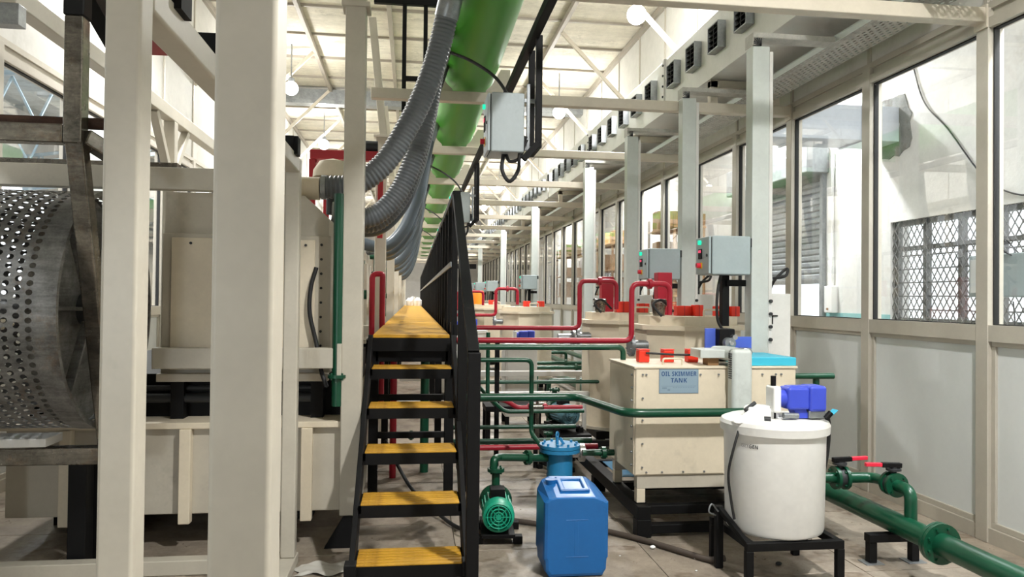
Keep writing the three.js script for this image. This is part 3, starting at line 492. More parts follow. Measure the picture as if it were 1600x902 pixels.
{ // cream port the first hose leaves from
  solo('suction_port', [cyl([-0.78, 2.34, -5.3], [-0.64, 2.34, -5.3], 0.078, 0.078, 28), cyl([-0.8, 2.34, -5.3], [-0.775, 2.34, -5.3], 0.1, 0.1, 28), rb(-0.98, -0.79, 2.22, 2.46, -5.42, -5.18)], mt.creamTank, 'short cream port stub that feeds the nearest ribbed hose', 'port');
  solo('vertical_pipe', [pipe([[-0.475, 0.9, -4.95], [-0.475, 2.26, -4.95]], 0.034), ...flange([-0.475, 1.09, -4.95], [0, 1, 0], 0.06, 0.02, 4)], mt.green, 'dark green vertical pipe beside the machine column', 'pipe');
  solo('green_filter', [cyl([-0.44, 2.0, -5.6], [-0.44, 2.13, -5.6], 0.06, 0.075, 24), cyl([-0.44, 2.13, -5.6], [-0.44, 2.16, -5.6], 0.085, 0.085, 24), cyl([-0.44, 0.8, -5.6], [-0.44, 2.0, -5.6], 0.028)], mt.green, 'green filter bowl on a pipe behind the machine column', 'filter');
  solo('drain_hose', cable([[-0.63, 1.79, -5.08], [-0.66, 1.66, -5.06], [-0.665, 1.5, -5.05], [-0.62, 1.3, -5.04], [-0.58, 1.12, -5.0], [-0.54, 1.02, -4.96]], 0.014, 40), mt.rubber, 'short black hose dangling on the cream cabinet', 'hose');
  [-6.6, -9.6, -11.6, -13.7, -17.8].forEach((z, i) => { solo('vertical_pipe', [pipe([[-0.465, 0.6, z], [-0.465, 2.1, z], [-0.538, 2.1, z]], 0.03), ...flange([-0.465, 1.9, z], [0, 1, 0], 0.055, 0.03, 4), cyl([-0.465, 1.62, z + 0.05], [-0.39, 1.62, z + 0.05], 0.04, 0.04, 12)], mt.green, `green pipe with valve between the machines, ${ORD[i]} behind the column`, 'pipe', 'green pipes by the machines'); });
  solo('red_pipe', pipe([[-0.4, 0.6, -7.6], [-0.4, 1.83, -7.6], [-0.3, 1.83, -7.6], [-0.3, 0.5, -7.6]], 0.028), mt.red, 'red pipe bent over like a hairpin beside the walkway', 'pipe');
  const t = thing('machine_gantry', 'red steel gantry with a motor above the machine', 'gantry', null, [0, 0, -7.5]);
  part('beam', [rb(-1.0, -0.35, 2.93, 3.02, -0.05, 0.05)], mt.redFrame, t); part('beam', rb(-1.0, -0.35, 2.93, 3.02, -1.25, -1.15), mt.redFrame, t);
  for (const [x, z] of [[-0.98, 0], [-0.98, -1.2], [-0.38, -1.2]]) part('upright', bar([x, 2.27, z], [x, 2.93, z], 0.06, 0.06), mt.redFrame, t);
  part('rail', [rb(-1.0, -0.94, 2.9, 2.96, -1.2, 0, 0.004), rb(-1.0, -0.35, 2.76, 2.79, -0.02, 0.02, 0.003)], mt.redFrame, t);
  part('motor', [cyl([-0.6, 3.08, -0.05], [-0.36, 3.08, -0.05], 0.06, 0.06, 20), rb(-0.66, -0.6, 3.02, 3.13, -0.1, 0)], mt.dark, t);
  const u = thing('round_lamp_hood', 'cream dome on a short stand in front of the red gantry', 'hood', null, [-0.66, 2.27, -6.3]);
  part('stand', cyl([0, 0, 0], [0, 0.3, 0], 0.05, 0.05), mt.dark, u); part('dome', lathe([[0.16, 0.3], [0.155, 0.36], [0.11, 0.43], [0, 0.46]], 30), mt.creamTank, u);
}
// open cream frame standing nearest the camera, and the free post beside it
{
  const t = thing('open_frame', 'cream square-tube frame with black clips on its top rail', 'frame', null, [0, 0, 0]);
  part('upright', rb(-0.755, -0.67, 0, 2.42, -2.04, -1.95, 0.01), mt.cream, t);
  part('upright', rb(-0.755, -0.67, 0.06, 2.42, -4.66, -4.58, 0.01), mt.cream, t);
  part('top_rail', rb(-0.755, -0.67, 2.33, 2.42, -4.58, -2.04, 0.01), mt.cream, t);
  part('rear_rail', rb(-2.35, -0.755, 2.21, 2.34, -4.66, -4.58, 0.008), mt.cream, t);
  part('floor_rail', rb(-2.6, -0.755, 0, 0.085, -4.62, -4.53, 0.006), mt.cream, t);
  part('floor_rail', rb(-0.76, -0.665, 0, 0.06, -4.7, -2.04, 0.006), mt.cream, t);
  part('upright', rb(-2.6, -2.34, 0.085, 0.72, -4.62, -4.55, 0.006), mt.cream, t);
  for (const z of [-2.25, -2.75, -4.4]) part('clip', [bx(-0.74, -0.67, 2.42, 2.5, z - 0.06, z + 0.06), bx(-0.67, -0.65, 2.4, 2.5, z - 0.05, z + 0.05)], mt.black, t);
  const p = thing('free_post', 'thick cream square post nearest the camera', 'post', null, [-0.268, 0, -1.29]);
  part('post', rb(-0.048, 0.048, 0.012, 2.6, -0.05, 0.05, 0.009, 3), mt.cream, p); part('base_plate', rb(-0.09, 0.09, 0, 0.012, -0.09, 0.09, 0.003, 1), mt.cream, p);
}
// perforated drum and the welded cart that carries it
{
  const R = 0.66, X0 = -3.0, X1 = -1.7, t = thing('perforated_drum', 'large grey perforated steel drum lying on its side', 'drum', null, [0, 1.515, -4.55]);
  const nu = 92, nv = 22, x1 = X1 - 0.1, pt = (r) => (u, v) => { const a = u / nu * 2 * Math.PI; return V(X0 + (x1 - X0) * v / nv, r * Math.cos(a), r * Math.sin(a)); };
  part('perforated_shell', perforated(nu, nv, 0.34, 0.3, pt(R)), mt.drum, t);
  part('rim', lathe([[R, 0], [R + 0.006, 0.0], [R + 0.006, 0.1], [R - 0.02, 0.1], [R - 0.02, 0.0]], 72).rotateZ(-Math.PI / 2).translate(x1, 0, 0), mt.drum, t);
  part('seam_band', lathe([[R + 0.004, 0], [R + 0.004, 0.012], [R, 0.012]], 72).rotateZ(-Math.PI / 2).translate(x1 - 0.01, 0, 0), mt.drum, t);
  part('axle', cyl([X0 + 0.01, 0, 0], [X1 - 0.16, 0, 0], 0.06, 0.06, 24), mt.drum, t);
  const e = part('end_disc', cyl([X1 - 0.16, 0, 0], [X1 - 0.15, 0, 0], R - 0.015, R - 0.015, 60), mt.drum, t); part('back_disc', cyl([X0, 0, 0], [X0 + 0.01, 0, 0], R - 0.005, R - 0.005, 60), mt.drum, t);
  part('hub', cyl([X1 - 0.16, 0, 0], [X1 + 0.03, 0, 0], 0.09, 0.07, 24), mt.dark, e);
  for (let k = 0; k < 6; k++) { const a = k * Math.PI / 3 + 0.5; part('spoke', bar([X1 - 0.11, Math.cos(a) * 0.08, Math.sin(a) * 0.08], [X1 - 0.11, Math.cos(a) * (R - 0.02), Math.sin(a) * (R - 0.02)], 0.05, 0.02), mt.drum, e); }
  const c = thing('drum_cart', 'raw welded steel cart frame around the perforated drum', 'cart', null, [0, 0, 0]);
  part('upright', rb(-1.685, -1.6, 2.33, 2.95, -3.97, -3.88, 0.008), mt.steel, c);
  part('upright', rb(-1.69, -1.595, 2.95, 3.5, -3.975, -3.875, 0.008), mt.black, c);
  part('cross_tube', rb(-3.1, -1.685, 2.33, 2.42, -3.97, -3.88, 0.008), mt.steel, c);
  part('cross_pipe', pipe([[-3.1, 2.45, -4.0], [-1.4, 2.45, -4.0]], 0.03), mt.rust, c);
  part('rear_tube', rb(-3.1, -1.4, 2.3, 2.39, -4.8, -4.72, 0.008), mt.steel, c);
  part('slanted_leg', bar([-1.64, 2.36, -3.93], [-1.64, 0.74, -4.4], 0.085, 0.085, 0.01), mt.steel, c);
  part('slanted_tube', bar([-1.61, 2.37, -3.93], [-1.42, 2.23, -4.2], 0.08, 0.08, 0.01), mt.steel, c);
  part('black_arm', bar([-1.63, 3.12, -3.98], [-1.63, 2.88, -4.65], 0.09, 0.1), mt.black, c); part('red_block', rb(-1.6, -1.38, 3.05, 3.3, -4.8, -4.5), mt.redFrame, c);
  part('base_tube', rb(-3.1, -1.6, 0.66, 0.755, -4.52, -4.43, 0.008), mt.steel, c);
  part('cradle_bar', [rb(-2.75, -1.92, 0.785, 0.83, -4.5, -4.3, 0.004), rb(-3.1, -2.4, 0.755, 0.8, -4.42, -4.36, 0.004)], mt.whitePaint, c);
  part('leg', rb(-1.95, -1.85, 0, 0.66, -4.75, -4.64, 0.006), mt.black, c); part('leg', rb(-1.88, -1.79, 0, 0.66, -4.89, -4.8, 0.006), mt.black, c);
  part('leg', rb(-3.1, -3.0, 0, 0.66, -4.75, -4.64, 0.006), mt.black, c);
  part('shaft_support', rb(-1.68, -1.62, 1.48, 1.55, -4.62, -4.2, 0.006), mt.steel, c);
}

// ------------------------------------------------------------------ stairs, walkway, railing
{
  const TZ = n => -3.95 - 0.335 * (n - 1), t = thing('metal_stairs', 'black steel stairs with yellow slatted treads', 'stairs', null, [0, 0, 0]);
  for (const x of [-0.3, 0.3]) part('stringer', bar([x, -0.02 + 0.1, -3.98], [x, 1.26, -5.6], 0.03, 0.17), mt.black, t);
  for (const x of [-0.3, 0.3]) { part('leg', rb(x - 0.03, x + 0.03, 0, 0.24, -3.99, -3.9, 0.004), mt.black, t); }
  const sg = geo(rb(-0.275, 0.275, -0.006, 0.006, -0.017, 0.017, 0.004, 1));
  for (let n = 1; n <= 5; n++) {
    const z = TZ(n), y = 0.222 * n;
    const tr = part('tread', [bx(-0.285, 0.285, y - 0.075, y - 0.008, z - 0.012, z), bx(-0.285, 0.285, y - 0.05, y - 0.012, z - 0.27, z - 0.262), bx(-0.285, -0.27, y - 0.05, y - 0.008, z - 0.27, z), bx(0.27, 0.285, y - 0.05, y - 0.008, z - 0.27, z)], mt.black, t);
    for (let k = 0; k < 6; k++) mesh('slat', sg, mt.yellow, tr, [0, y - 0.004, z - 0.022 - k * 0.0445]);
  }
  part('newel', rb(0.285, 0.35, 0, 1.32, -3.93, -3.86, 0.005), mt.black, t);
  part('hand_rail', bar([0.315, 1.31, -3.9], [0.315, 2.35, -5.61], 0.06, 0.05), mt.black, t);
  part('riser_post', rb(0.29, 0.35, 0.5, 1.9, -4.9, -4.84, 0.005), mt.black, t);
}
{
  const t = thing('walkway', 'narrow raised walkway with yellow plank decking', 'walkway', null, [0, 0, 0]), zs = -5.63, ze = -30;
  part('side_channel', [rb(-0.31, -0.27, 1.22, 1.3, ze, zs, 0.004), rb(0.26, 0.283, 1.22, 1.3, ze, zs, 0.004), rb(-0.3, 0.283, 1.2, 1.298, zs - 0.03, zs + 0.005, 0.004)], mt.black, t);
  const n = 61, w = (zs - ze) / n; for (let k = 0; k < n; k++) { const L = []; for (let j = 0; j < 8; j++) L.push(rb(-0.285, 0.275, 1.3, 1.325, zs - k * w - (j + 1) * w / 8 + 0.003, zs - k * w - j * w / 8 - 0.003, 0.003, 1)); part('deck_plank', k < 12 ? L : [rb(-0.285, 0.275, 1.3, 1.325, zs - (k + 1) * w + 0.003, zs - k * w - 0.003, 0.003, 1)], mt.yellow, t); }
  for (let z = zs - 0.05; z > ze; z -= 2.4) { for (const x of [-0.28, 0.28]) part('leg', rb(x - 0.035, x + 0.035, 0, 1.22, z - 0.07, z, 0.005), mt.black, t); part('cross_member', rb(-0.27, 0.27, 1.12, 1.2, z - 0.06, z, 0.004), mt.black, t); }
  for (const y of [0.55, 0.83]) part('tie_bar', rb(-0.27, 0.27, y, y + 0.045, zs - 0.1, zs - 0.06, 0.004), mt.black, t);
  const r = thing('railing', 'black post railing along the walkway with a grey middle strap', 'railing', null, [0.315, 0, 0]);
  for (let k = 0; k < 40; k++) part('post', rb(-0.03, 0.015, 1.2, 2.36, zs - 0.055 - k * 0.62, zs - 0.01 - k * 0.62, 0.004, 1), mt.black, r);
  part('top_rail', rb(-0.03, 0.03, 2.35, 2.4, ze, zs + 0.01, 0.005), mt.black, r); part('middle_strap', rb(-0.042, -0.031, 1.83, 1.87, ze, zs, 0.003, 1), mt.galv, r);
  part('kick_rail', rb(-0.01, 0.02, 1.32, 1.4, ze, zs, 0.003, 1), mt.black, r);
  [[-0.12, -25.2, 0.16], [0.08, -25.6, 0.2], [0.17, -24.6, 0.18], [-0.02, -26.3, 0.2]].forEach(([x, z, h], i) => solo('white_jug', lathe([[0, 0], [0.11, 0], [0.12, 0.02], [0.12, h], [0.06, h + 0.06], [0.04, h + 0.1], [0, h + 0.1]], 20), mt.polyWhite, `white plastic jug on the far end of the walkway, ${['leftmost of the cluster', 'behind the right one', 'rightmost and nearest', 'last of the cluster'][i]}`, 'jug', 'jugs on the walkway', [x, 1.326, z]));
}

// ------------------------------------------------------------------ right-hand side: tanks, pumps and pipework
const ctext = (w, h, draw, metres) => {             // printed plate texture
  const c = document.createElement('canvas'); c.width = w; c.height = h; const g = c.getContext('2d'); draw(g, w, h);
  const t = new THREE.CanvasTexture(c); t.colorSpace = THREE.SRGBColorSpace; t.anisotropy = 8; return t;
};
function plateMesh(name, w, h, m, parent, pos, ry = 0) {             // keeps its own 0..1 uv
  const g = new THREE.BoxGeometry(w, h, 0.003), uv = g.attributes.uv, n = g.attributes.normal;
  for (let i = 0; i < uv.count; i++) if (n.getZ(i) < 0.9) uv.setXY(i, 0.02, 0.02);
  const o = mesh(name, g, m, parent, pos); o.rotation.y = ry; return o;
}
{ // oil skimmer tank
  const t = thing('skimmer_tank', 'cream box tank with the OIL SKIMMER TANK plate', 'tank', null, [0, 0, -5.0]);
  const b = part('body', rb(1.51, 2.67, 0.4, 1.13, -0.66, 0, 0.006), mt.creamTank, t);
  part('front_panel', rb(1.515, 2.14, 0.41, 1.125, 0, 0.006, 0.002, 1), mt.creamTank, b); part('side_panel', rb(1.503, 1.51, 0.41, 1.12, -0.64, -0.01, 0.002, 1), mt.creamTank, b);
  part('lid', rb(1.5, 2.68, 1.13, 1.146, -0.67, 0.01, 0.004), mt.creamTank, t);
  const bg = geo(cyl([0, 0, 0], [0, 0, 0.012], 0.007, 0.007, 6));
  for (const [x, y] of [[1.56, 1.09], [1.585, 1.09], [1.56, 0.93], [1.56, 0.78], [1.56, 0.62], [1.56, 0.46], [1.59, 0.425], [1.7, 0.425], [1.85, 0.425], [2.0, 0.425], [1.97, 1.09], [2.1, 1.09], [2.42, 1.09], [2.52, 1.09], [2.56, 1.09], [2.56, 0.95]]) mesh('bolt', bg, mt.galv, b, [x, y, x < 2.15 ? 0.005 : 0]);
  for (let k = 0; k < 8; k++) { const m = mesh('bolt', bg, mt.galv, b, [1.504, 0.47 + k * 0.088, -0.04]); m.rotation.y = -Math.PI / 2; }
  const pl = M('#ffffff', 0.35, 0.35, { map: ctext(512, 320, (g, w, h) => {
    g.fillStyle = '#93a9b8'; g.fillRect(0, 0, w, h); g.strokeStyle = '#7d94a5'; g.lineWidth = 8; g.strokeRect(4, 4, w - 8, h - 8);
    g.fillStyle = '#2f5280'; g.textAlign = 'center'; g.font = 'bold 82px sans-serif'; g.fillText('OIL SKIMMER', w / 2, 92, w - 50); g.fillText('TANK', w / 2, 178, w * 0.42);
    g.fillStyle = '#6f8697'; g.fillRect(30, 222, w - 60, 4); g.globalAlpha = 0.55; for (let i = 0; i < 9; i++) g.fillRect(180 + i * 32, 240, 22, 7); g.fillRect(40, 240, 60, 22); g.fillRect(110, 262, 34, 26); }) });
  plateMesh('name_plate', 0.28, 0.166, pl, t, [1.815, 1.045, 0.0085]);
  part('grip_handle', pipe([[1.745, 1.145, -0.12], [1.745, 1.19, -0.12], [1.885, 1.19, -0.12], [1.885, 1.145, -0.12]], 0.007, 0.02), mt.creamTank, t);
  [1.67, 1.855, 2.04].forEach(x => { const c = part('cover_cap', rb(x - 0.04, x + 0.04, 1.146, 1.235, -0.39, -0.31, 0.008), mt.redCap, t); part('cap_top', rb(x - 0.042, x + 0.042, 1.235, 1.242, -0.392, -0.308, 0.003), mt.redCap, c); });
  part('support_channel', [rb(1.53, 2.65, 0.31, 0.4, -0.08, -0.01, 0.005)], mt.creamDull, t); part('support_channel', rb(1.53, 2.65, 0.31, 0.4, -0.65, -0.58, 0.005), mt.creamDull, t);
  for (const [x, z] of [[1.56, -0.04], [2.6, -0.04], [1.56, -0.61], [2.6, -0.61]]) part('foot', rb(x - 0.03, x + 0.03, 0.215, 0.31, z - 0.03, z + 0.03, 0.004), mt.creamTank, t);
  solo('black_cable', cable([[1.68, 1.215, -5.3], [1.9, 1.205, -5.28], [2.1, 1.21, -5.25], [2.2, 1.225, -5.25]], 0.008), mt.rubber, 'black cable lying across the top of the cream skimmer tank', 'cable');
}
{ // black base frame under the tanks
  const t = thing('base_frame', 'low black steel frame carrying the tanks', 'frame', null, [0, 0, 0]);
  for (const x of [1.56, 2.6]) part('long_channel', rb(x - 0.045, x + 0.045, 0.12, 0.21, -7.45, -4.93, 0.005), mt.black, t);
  for (const [z, y] of [[-4.98, 0.02], [-4.98, 0.15], [-5.7, 0.13], [-6.5, 0.13], [-7.4, 0.13]]) part('cross_channel', rb(1.58, 2.6, y, y + 0.06, z - 0.04, z + 0.03, 0.005), mt.black, t);
  for (const x of [1.56, 2.6]) for (const z of [-4.98, -6.2, -7.38]) part('foot', rb(x - 0.05, x + 0.05, 0, 0.12, z - 0.05, z + 0.05, 0.005), mt.black, t);
  part('drip_sheet', rb(1.62, 2.56, 0.214, 0.22, -6.3, -5.75, 0.002), mt.blueFilter, t);
}
{ // belt skimmer hanging over the front of the tank, with its motor
  const t = thing('belt_skimmer', 'light grey belt skimmer casing hooked over the cream tank', 'oil skimmer', null, [0, 0, -5.0]);
  part('casing', rb(2.155, 2.3, 0.8, 1.27, 0.012, 0.12, 0.03, 4), mt.post, t); part('neck', rb(2.155, 2.3, 1.18, 1.27, -0.3, 0.1, 0.03, 4), mt.post, t);
  part('side_tray', rb(1.98, 2.16, 1.2, 1.26, -0.22, -0.02, 0.006), mt.post, t); part('tray_leg', rb(2.05, 2.13, 1.146, 1.2, -0.16, -0.06, 0.004), mt.brown, t);
  part('gear_teeth', Array.from({ length: 12 }, (_, k) => bx(2.148, 2.156, 1.07 + k * 0.015, 1.076 + k * 0.015, 0.06, 0.1)), mt.dark, t);
  const m = thing('skimmer_motor', 'blue skimmer drive with a black upright and grey gear motor', 'motor', null, [0, 0, -5.42]);
  part('backplate', rb(2.19, 2.28, 1.23, 1.39, -0.06, -0.04, 0.003), mt.blueMotor, m); part('backplate', rb(2.37, 2.54, 1.23, 1.33, -0.02, 0, 0.003), mt.blueMotor, m);
  part('housing', rb(2.27, 2.39, 1.15, 1.39, -0.1, 0.04, 0.008), mt.black, m); part('gear_motor', [cyl([2.33, 1.285, 0.04], [2.33, 1.285, 0.1], 0.042, 0.042, 24)], mt.galv, m); part('shaft', cyl([2.33, 1.285, 0.1], [2.33, 1.285, 0.125], 0.015, 0.015, 12), mt.chrome, m);
  part('gear_knob', cyl([2.37, 1.33, 0.04], [2.37, 1.33, 0.09], 0.02, 0.02, 12), mt.chrome, m); part('pulley', lathe([[0, 0], [0.05, 0], [0.055, 0.03], [0.04, 0.06], [0, 0.06]], 24).translate(2.46, 1.19, 0.06), mt.galv, m);
  part('cyan_tray', [rb(2.32, 2.685, 1.146, 1.205, -0.1 + 0.42 - 0.42, 0.4, 0.006)], mt.cyan, m).name = 'drip_tray';
}
{ // white chemical dosing tank on its stand
  const t = thing('dosing_tank', 'white round plastic dosing tank with OXYGEN lettering', 'tank', null, [2.145, 0.255, -4.27]);
  const h = 0.635, r = 0.285;
  part('body', lathe([[0, 0], [r - 0.03, 0], [r - 0.012, 0.012], [r - 0.005, 0.03], [r + 0.005, h - 0.06], [r + 0.025, h - 0.055], [r + 0.028, h - 0.01], [r + 0.018, h + 0.01], [r - 0.02, h + 0.025], [0.1, h + 0.035], [0, h + 0.036]], 72, 0.5), mt.poly, t);
  const lt = M('#ffffff', 0.5, 0, { alphaTest: 0.5, map: ctext(512, 128, (g, w, hh) => { g.clearRect(0, 0, w, hh); g.fillStyle = '#1b1b1d'; g.font = 'bold 112px sans-serif'; g.textAlign = 'left'; g.fillText('OXYGEN', 4, 104, w - 8); g.globalCompositeOperation = 'destination-out'; let s = 5; const rr = () => (s = (s * 16807) % 2147483647) / 2147483647; for (let i = 0; i < 260; i++) { const x = rr() * w * 0.46; g.beginPath(); g.arc(x, rr() * hh, 2 + rr() * 7 * (1 - x / w), 0, 7); g.fill(); } }), transparent: true });
  const N = 12, wA = 0.42, pos = [], uv = [], a0 = -0.92 - wA / 2; // lettering wraps round the wall
  for (let i = 0; i < N; i++) for (const [k, v] of [[i, 0], [i + 1, 0], [i + 1, 1], [i, 0], [i + 1, 1], [i, 1]]) { const a = a0 + wA * k / N, rr = r + 0.0075; pos.push(Math.sin(a) * rr, 0.5 + v * 0.034, Math.cos(a) * rr); uv.push(k / N, v); }
  const lg = new THREE.BufferGeometry(); lg.setAttribute('position', new THREE.Float32BufferAttribute(pos, 3)); lg.setAttribute('uv', new THREE.Float32BufferAttribute(uv, 2)); lg.computeVertexNormals(); mesh('lettering', lg, lt, t);
  part('lid_cap', [lathe([[0, 0], [0.1, 0], [0.1, 0.05], [0.09, 0.06], [0, 0.06]], 36).translate(-0.1, h + 0.03, 0.04)], mt.polyWhite, t);
  part('handle_lug', [extrude([[-0.3, 0], [-0.16, 0.1], [-0.1, 0.095], [-0.12, 0.03], [-0.28, 0]], 0.05).translate(0, h + 0.01, 0.1)], mt.polyWhite, t);
  part('spout', cyl([-0.29, h + 0.02, 0.08], [-0.14, h + 0.04, 0.16], 0.02, 0.028), mt.polyWhite, t); part('valve_nut', [cyl([-0.15, h + 0.03, 0.16], [-0.11, h + 0.03, 0.18], 0.02), cyl([-0.21, h + 0.07, 0.06], [-0.14, h + 0.11, 0.04], 0.012)], mt.dark, t);
  part('hose', cable([[-0.27, h - 0.02, 0.12], [-0.31, h - 0.12, 0.14], [-0.335, h - 0.28, 0.12], [-0.31, h - 0.44, 0.1], [-0.29, h - 0.55, 0.1]], 0.008, 30), mt.rubber, t);
  part('hose', cable([[0.2, h + 0.05, 0.12], [0.29, h + 0.03, 0.08], [0.325, h - 0.08, 0.04], [0.32, h - 0.24, 0.02], [0.3, h - 0.38, 0.0]], 0.012, 30), mt.rubber, t);
  const s = thing('tank_stand', 'black angle-iron stand under the white dosing tank', 'stand', null, [2.145, 0, -4.27]);
  part('top_frame', rb(-0.29, 0.29, 0.205, 0.252, 0.23, 0.27, 0.004), mt.black, s); part('top_frame', rb(-0.29, 0.29, 0.205, 0.252, -0.27, -0.23, 0.004), mt.black, s);
  for (const x of [-0.27, 0, 0.25]) part('top_frame', rb(x, x + 0.04, 0.205, 0.25, -0.23, 0.23, 0.004), mt.black, s);
  for (const x of [-0.27, 0.27]) for (const z of [-0.25, 0.25]) part('leg', rb(x - 0.022, x + 0.022, 0, 0.205, z - 0.02, z + 0.02, 0.004), mt.black, s);
  part('leg', rb(-0.33, -0.285, 0, 0.37, -0.1, -0.06, 0.004), mt.black, s); part('side_brace', bar([-0.305, 0.36, -0.09], [-0.275, 0.24, 0.25], 0.03, 0.03), mt.black, s);
  part('rope_loop', cable([[-0.32, 0.34, -0.06], [-0.37, 0.39, -0.04], [-0.39, 0.35, -0.03], [-0.34, 0.32, -0.05]], 0.005, 20), mt.galv, s);
}
function dosingPump(pos, label, big, s = 1) {
  const t = thing('dosing_pump', label, 'pump', 'blue dosing pumps', pos); t.scale.setScalar(s);
  part('motor_housing', [rb(-0.085, 0.035, 0.045, 0.16, -0.055, 0.055, 0.016, 3), rb(0.03, 0.125, 0.035, 0.168, -0.062, 0.062, 0.018, 3), rb(-0.07, 0.12, 0.12, 0.165, -0.04, 0.04, 0.012, 3), cyl([-0.12, 0.1, 0], [-0.08, 0.1, 0], 0.045, 0.045, 28)], mt.bluePump, t);
  part('pedestal', extrude([[-0.05, 0.05], [0.02, 0.05], [0.04, 0], [-0.02, 0]], 0.07).translate(0, 0, -0.035), mt.bluePump, t);
  part('pump_head', rb(-0.16, -0.118, 0.03, 0.165, -0.05, 0.05, 0.012, 3), mt.polyWhite, t);
  part('valve', [cyl([-0.14, 0.165, 0], [-0.14, 0.215, 0], 0.014, 0.014, 14)], mt.black, t); part('valve', cyl([-0.14, -0.005, 0], [-0.14, 0.03, 0], 0.014, 0.014, 14), mt.black, t);
  if (big) { part('adjust_knob', cyl([0.125, 0.14, 0], [0.14, 0.14, 0], 0.01, 0.01, 10), mt.black, t); part('hose_clamp', cyl([-0.11, 0.018, 0.05], [-0.03, 0.015, 0.05], 0.015, 0.015, 12), mt.galv, t); part('foot_block', rb(0.03, 0.12, 0, 0.04, -0.03, 0.05, 0.006), mt.galv, t); part('gland', cyl([0.12, 0.0, 0.05], [0.15, 0.03, 0.05], 0.015, 0.015, 12), mt.black, t); }
  return t;
}
dosingPump([2.235, 0.926, -4.15], 'blue dosing pump with white head on the white dosing tank lid', true, 1.12);
{ const t = thing('folded_booklet', 'white and cyan folded booklet on the dosing tank lid', 'booklet', null, [2.4, 0.93, -4.2]); const a = part('page', rb(-0.06, 0.03, 0, 0.003, -0.06, 0.06, 0.001, 1), mt.polyWhite, t); const b = part('cover', rb(-0.03, 0.035, 0, 0.003, -0.03, 0.03, 0.001, 1), mt.cyan, t, [0.05, 0.012, 0.03]); b.rotation.z = 0.7; }
{ // blue jerrycan
  const t = thing('jerrycan', 'large blue plastic jerrycan standing on the floor', 'jerrycan', null, [0.95, 0, -4.42]);
  const W = 0.198, sh = [[-W + 0.03, 0], [W - 0.03, 0], [W - 0.012, 0.025], [W - 0.008, 0.09], [W, 0.1], [W, 0.44], [W - 0.02, 0.475], [0.12, 0.525], [0.1, 0.53], [-0.13, 0.535], [-W + 0.03, 0.515], [-W + 0.004, 0.46], [-W, 0.1], [-W + 0.008, 0.09], [-W + 0.012, 0.025]];
  const can = extrude(sh, 0.26, 0.025).translate(0, 0.025, -0.13).scale(0.86, 0.92, 0.95), cp = can.attributes.position;
  for (let i = 0; i < cp.count; i++) if (cp.getZ(i) > 0 && cp.getY(i) > 0.42) cp.setY(i, 0.42 + (cp.getY(i) - 0.42) * 0.35); else if (cp.getY(i) > 0.42) cp.setY(i, 0.42 + (cp.getY(i) - 0.42) * 0.85);
  can.computeVertexNormals(); const body = part('body', [can], mt.blueCan, t), slope = g => g.rotateX(0.2).translate(0, 0.49, -0.01);
  part('grip', [slope(rb(-0.075, 0.085, -0.02, 0.014, 0.06, 0.09, 0.01)), slope(rb(-0.075, 0.085, -0.02, 0.014, -0.1, -0.06, 0.01)), slope(rb(-0.085, -0.05, -0.02, 0.014, -0.1, 0.09, 0.01)), slope(rb(0.06, 0.095, -0.02, 0.014, -0.1, 0.09, 0.01))], mt.blueCan, body); part('screw_cap', cyl([-0.115, 0.46, -0.05], [-0.115, 0.52, -0.05], 0.026, 0.035, 24), mt.blueCan, t);
  part('raised_mark', [rb(-0.06, 0.07, 0.325, 0.331, 0.146, 0.149, 0.002), rb(-0.06, 0.07, 0.115, 0.121, 0.146, 0.149, 0.002)], mt.blueCan, body);
  part('side_rib', [rb(-0.012, 0.01, 0.13, 0.32, 0.146, 0.148, 0.002)], mt.blueCan, body);
}
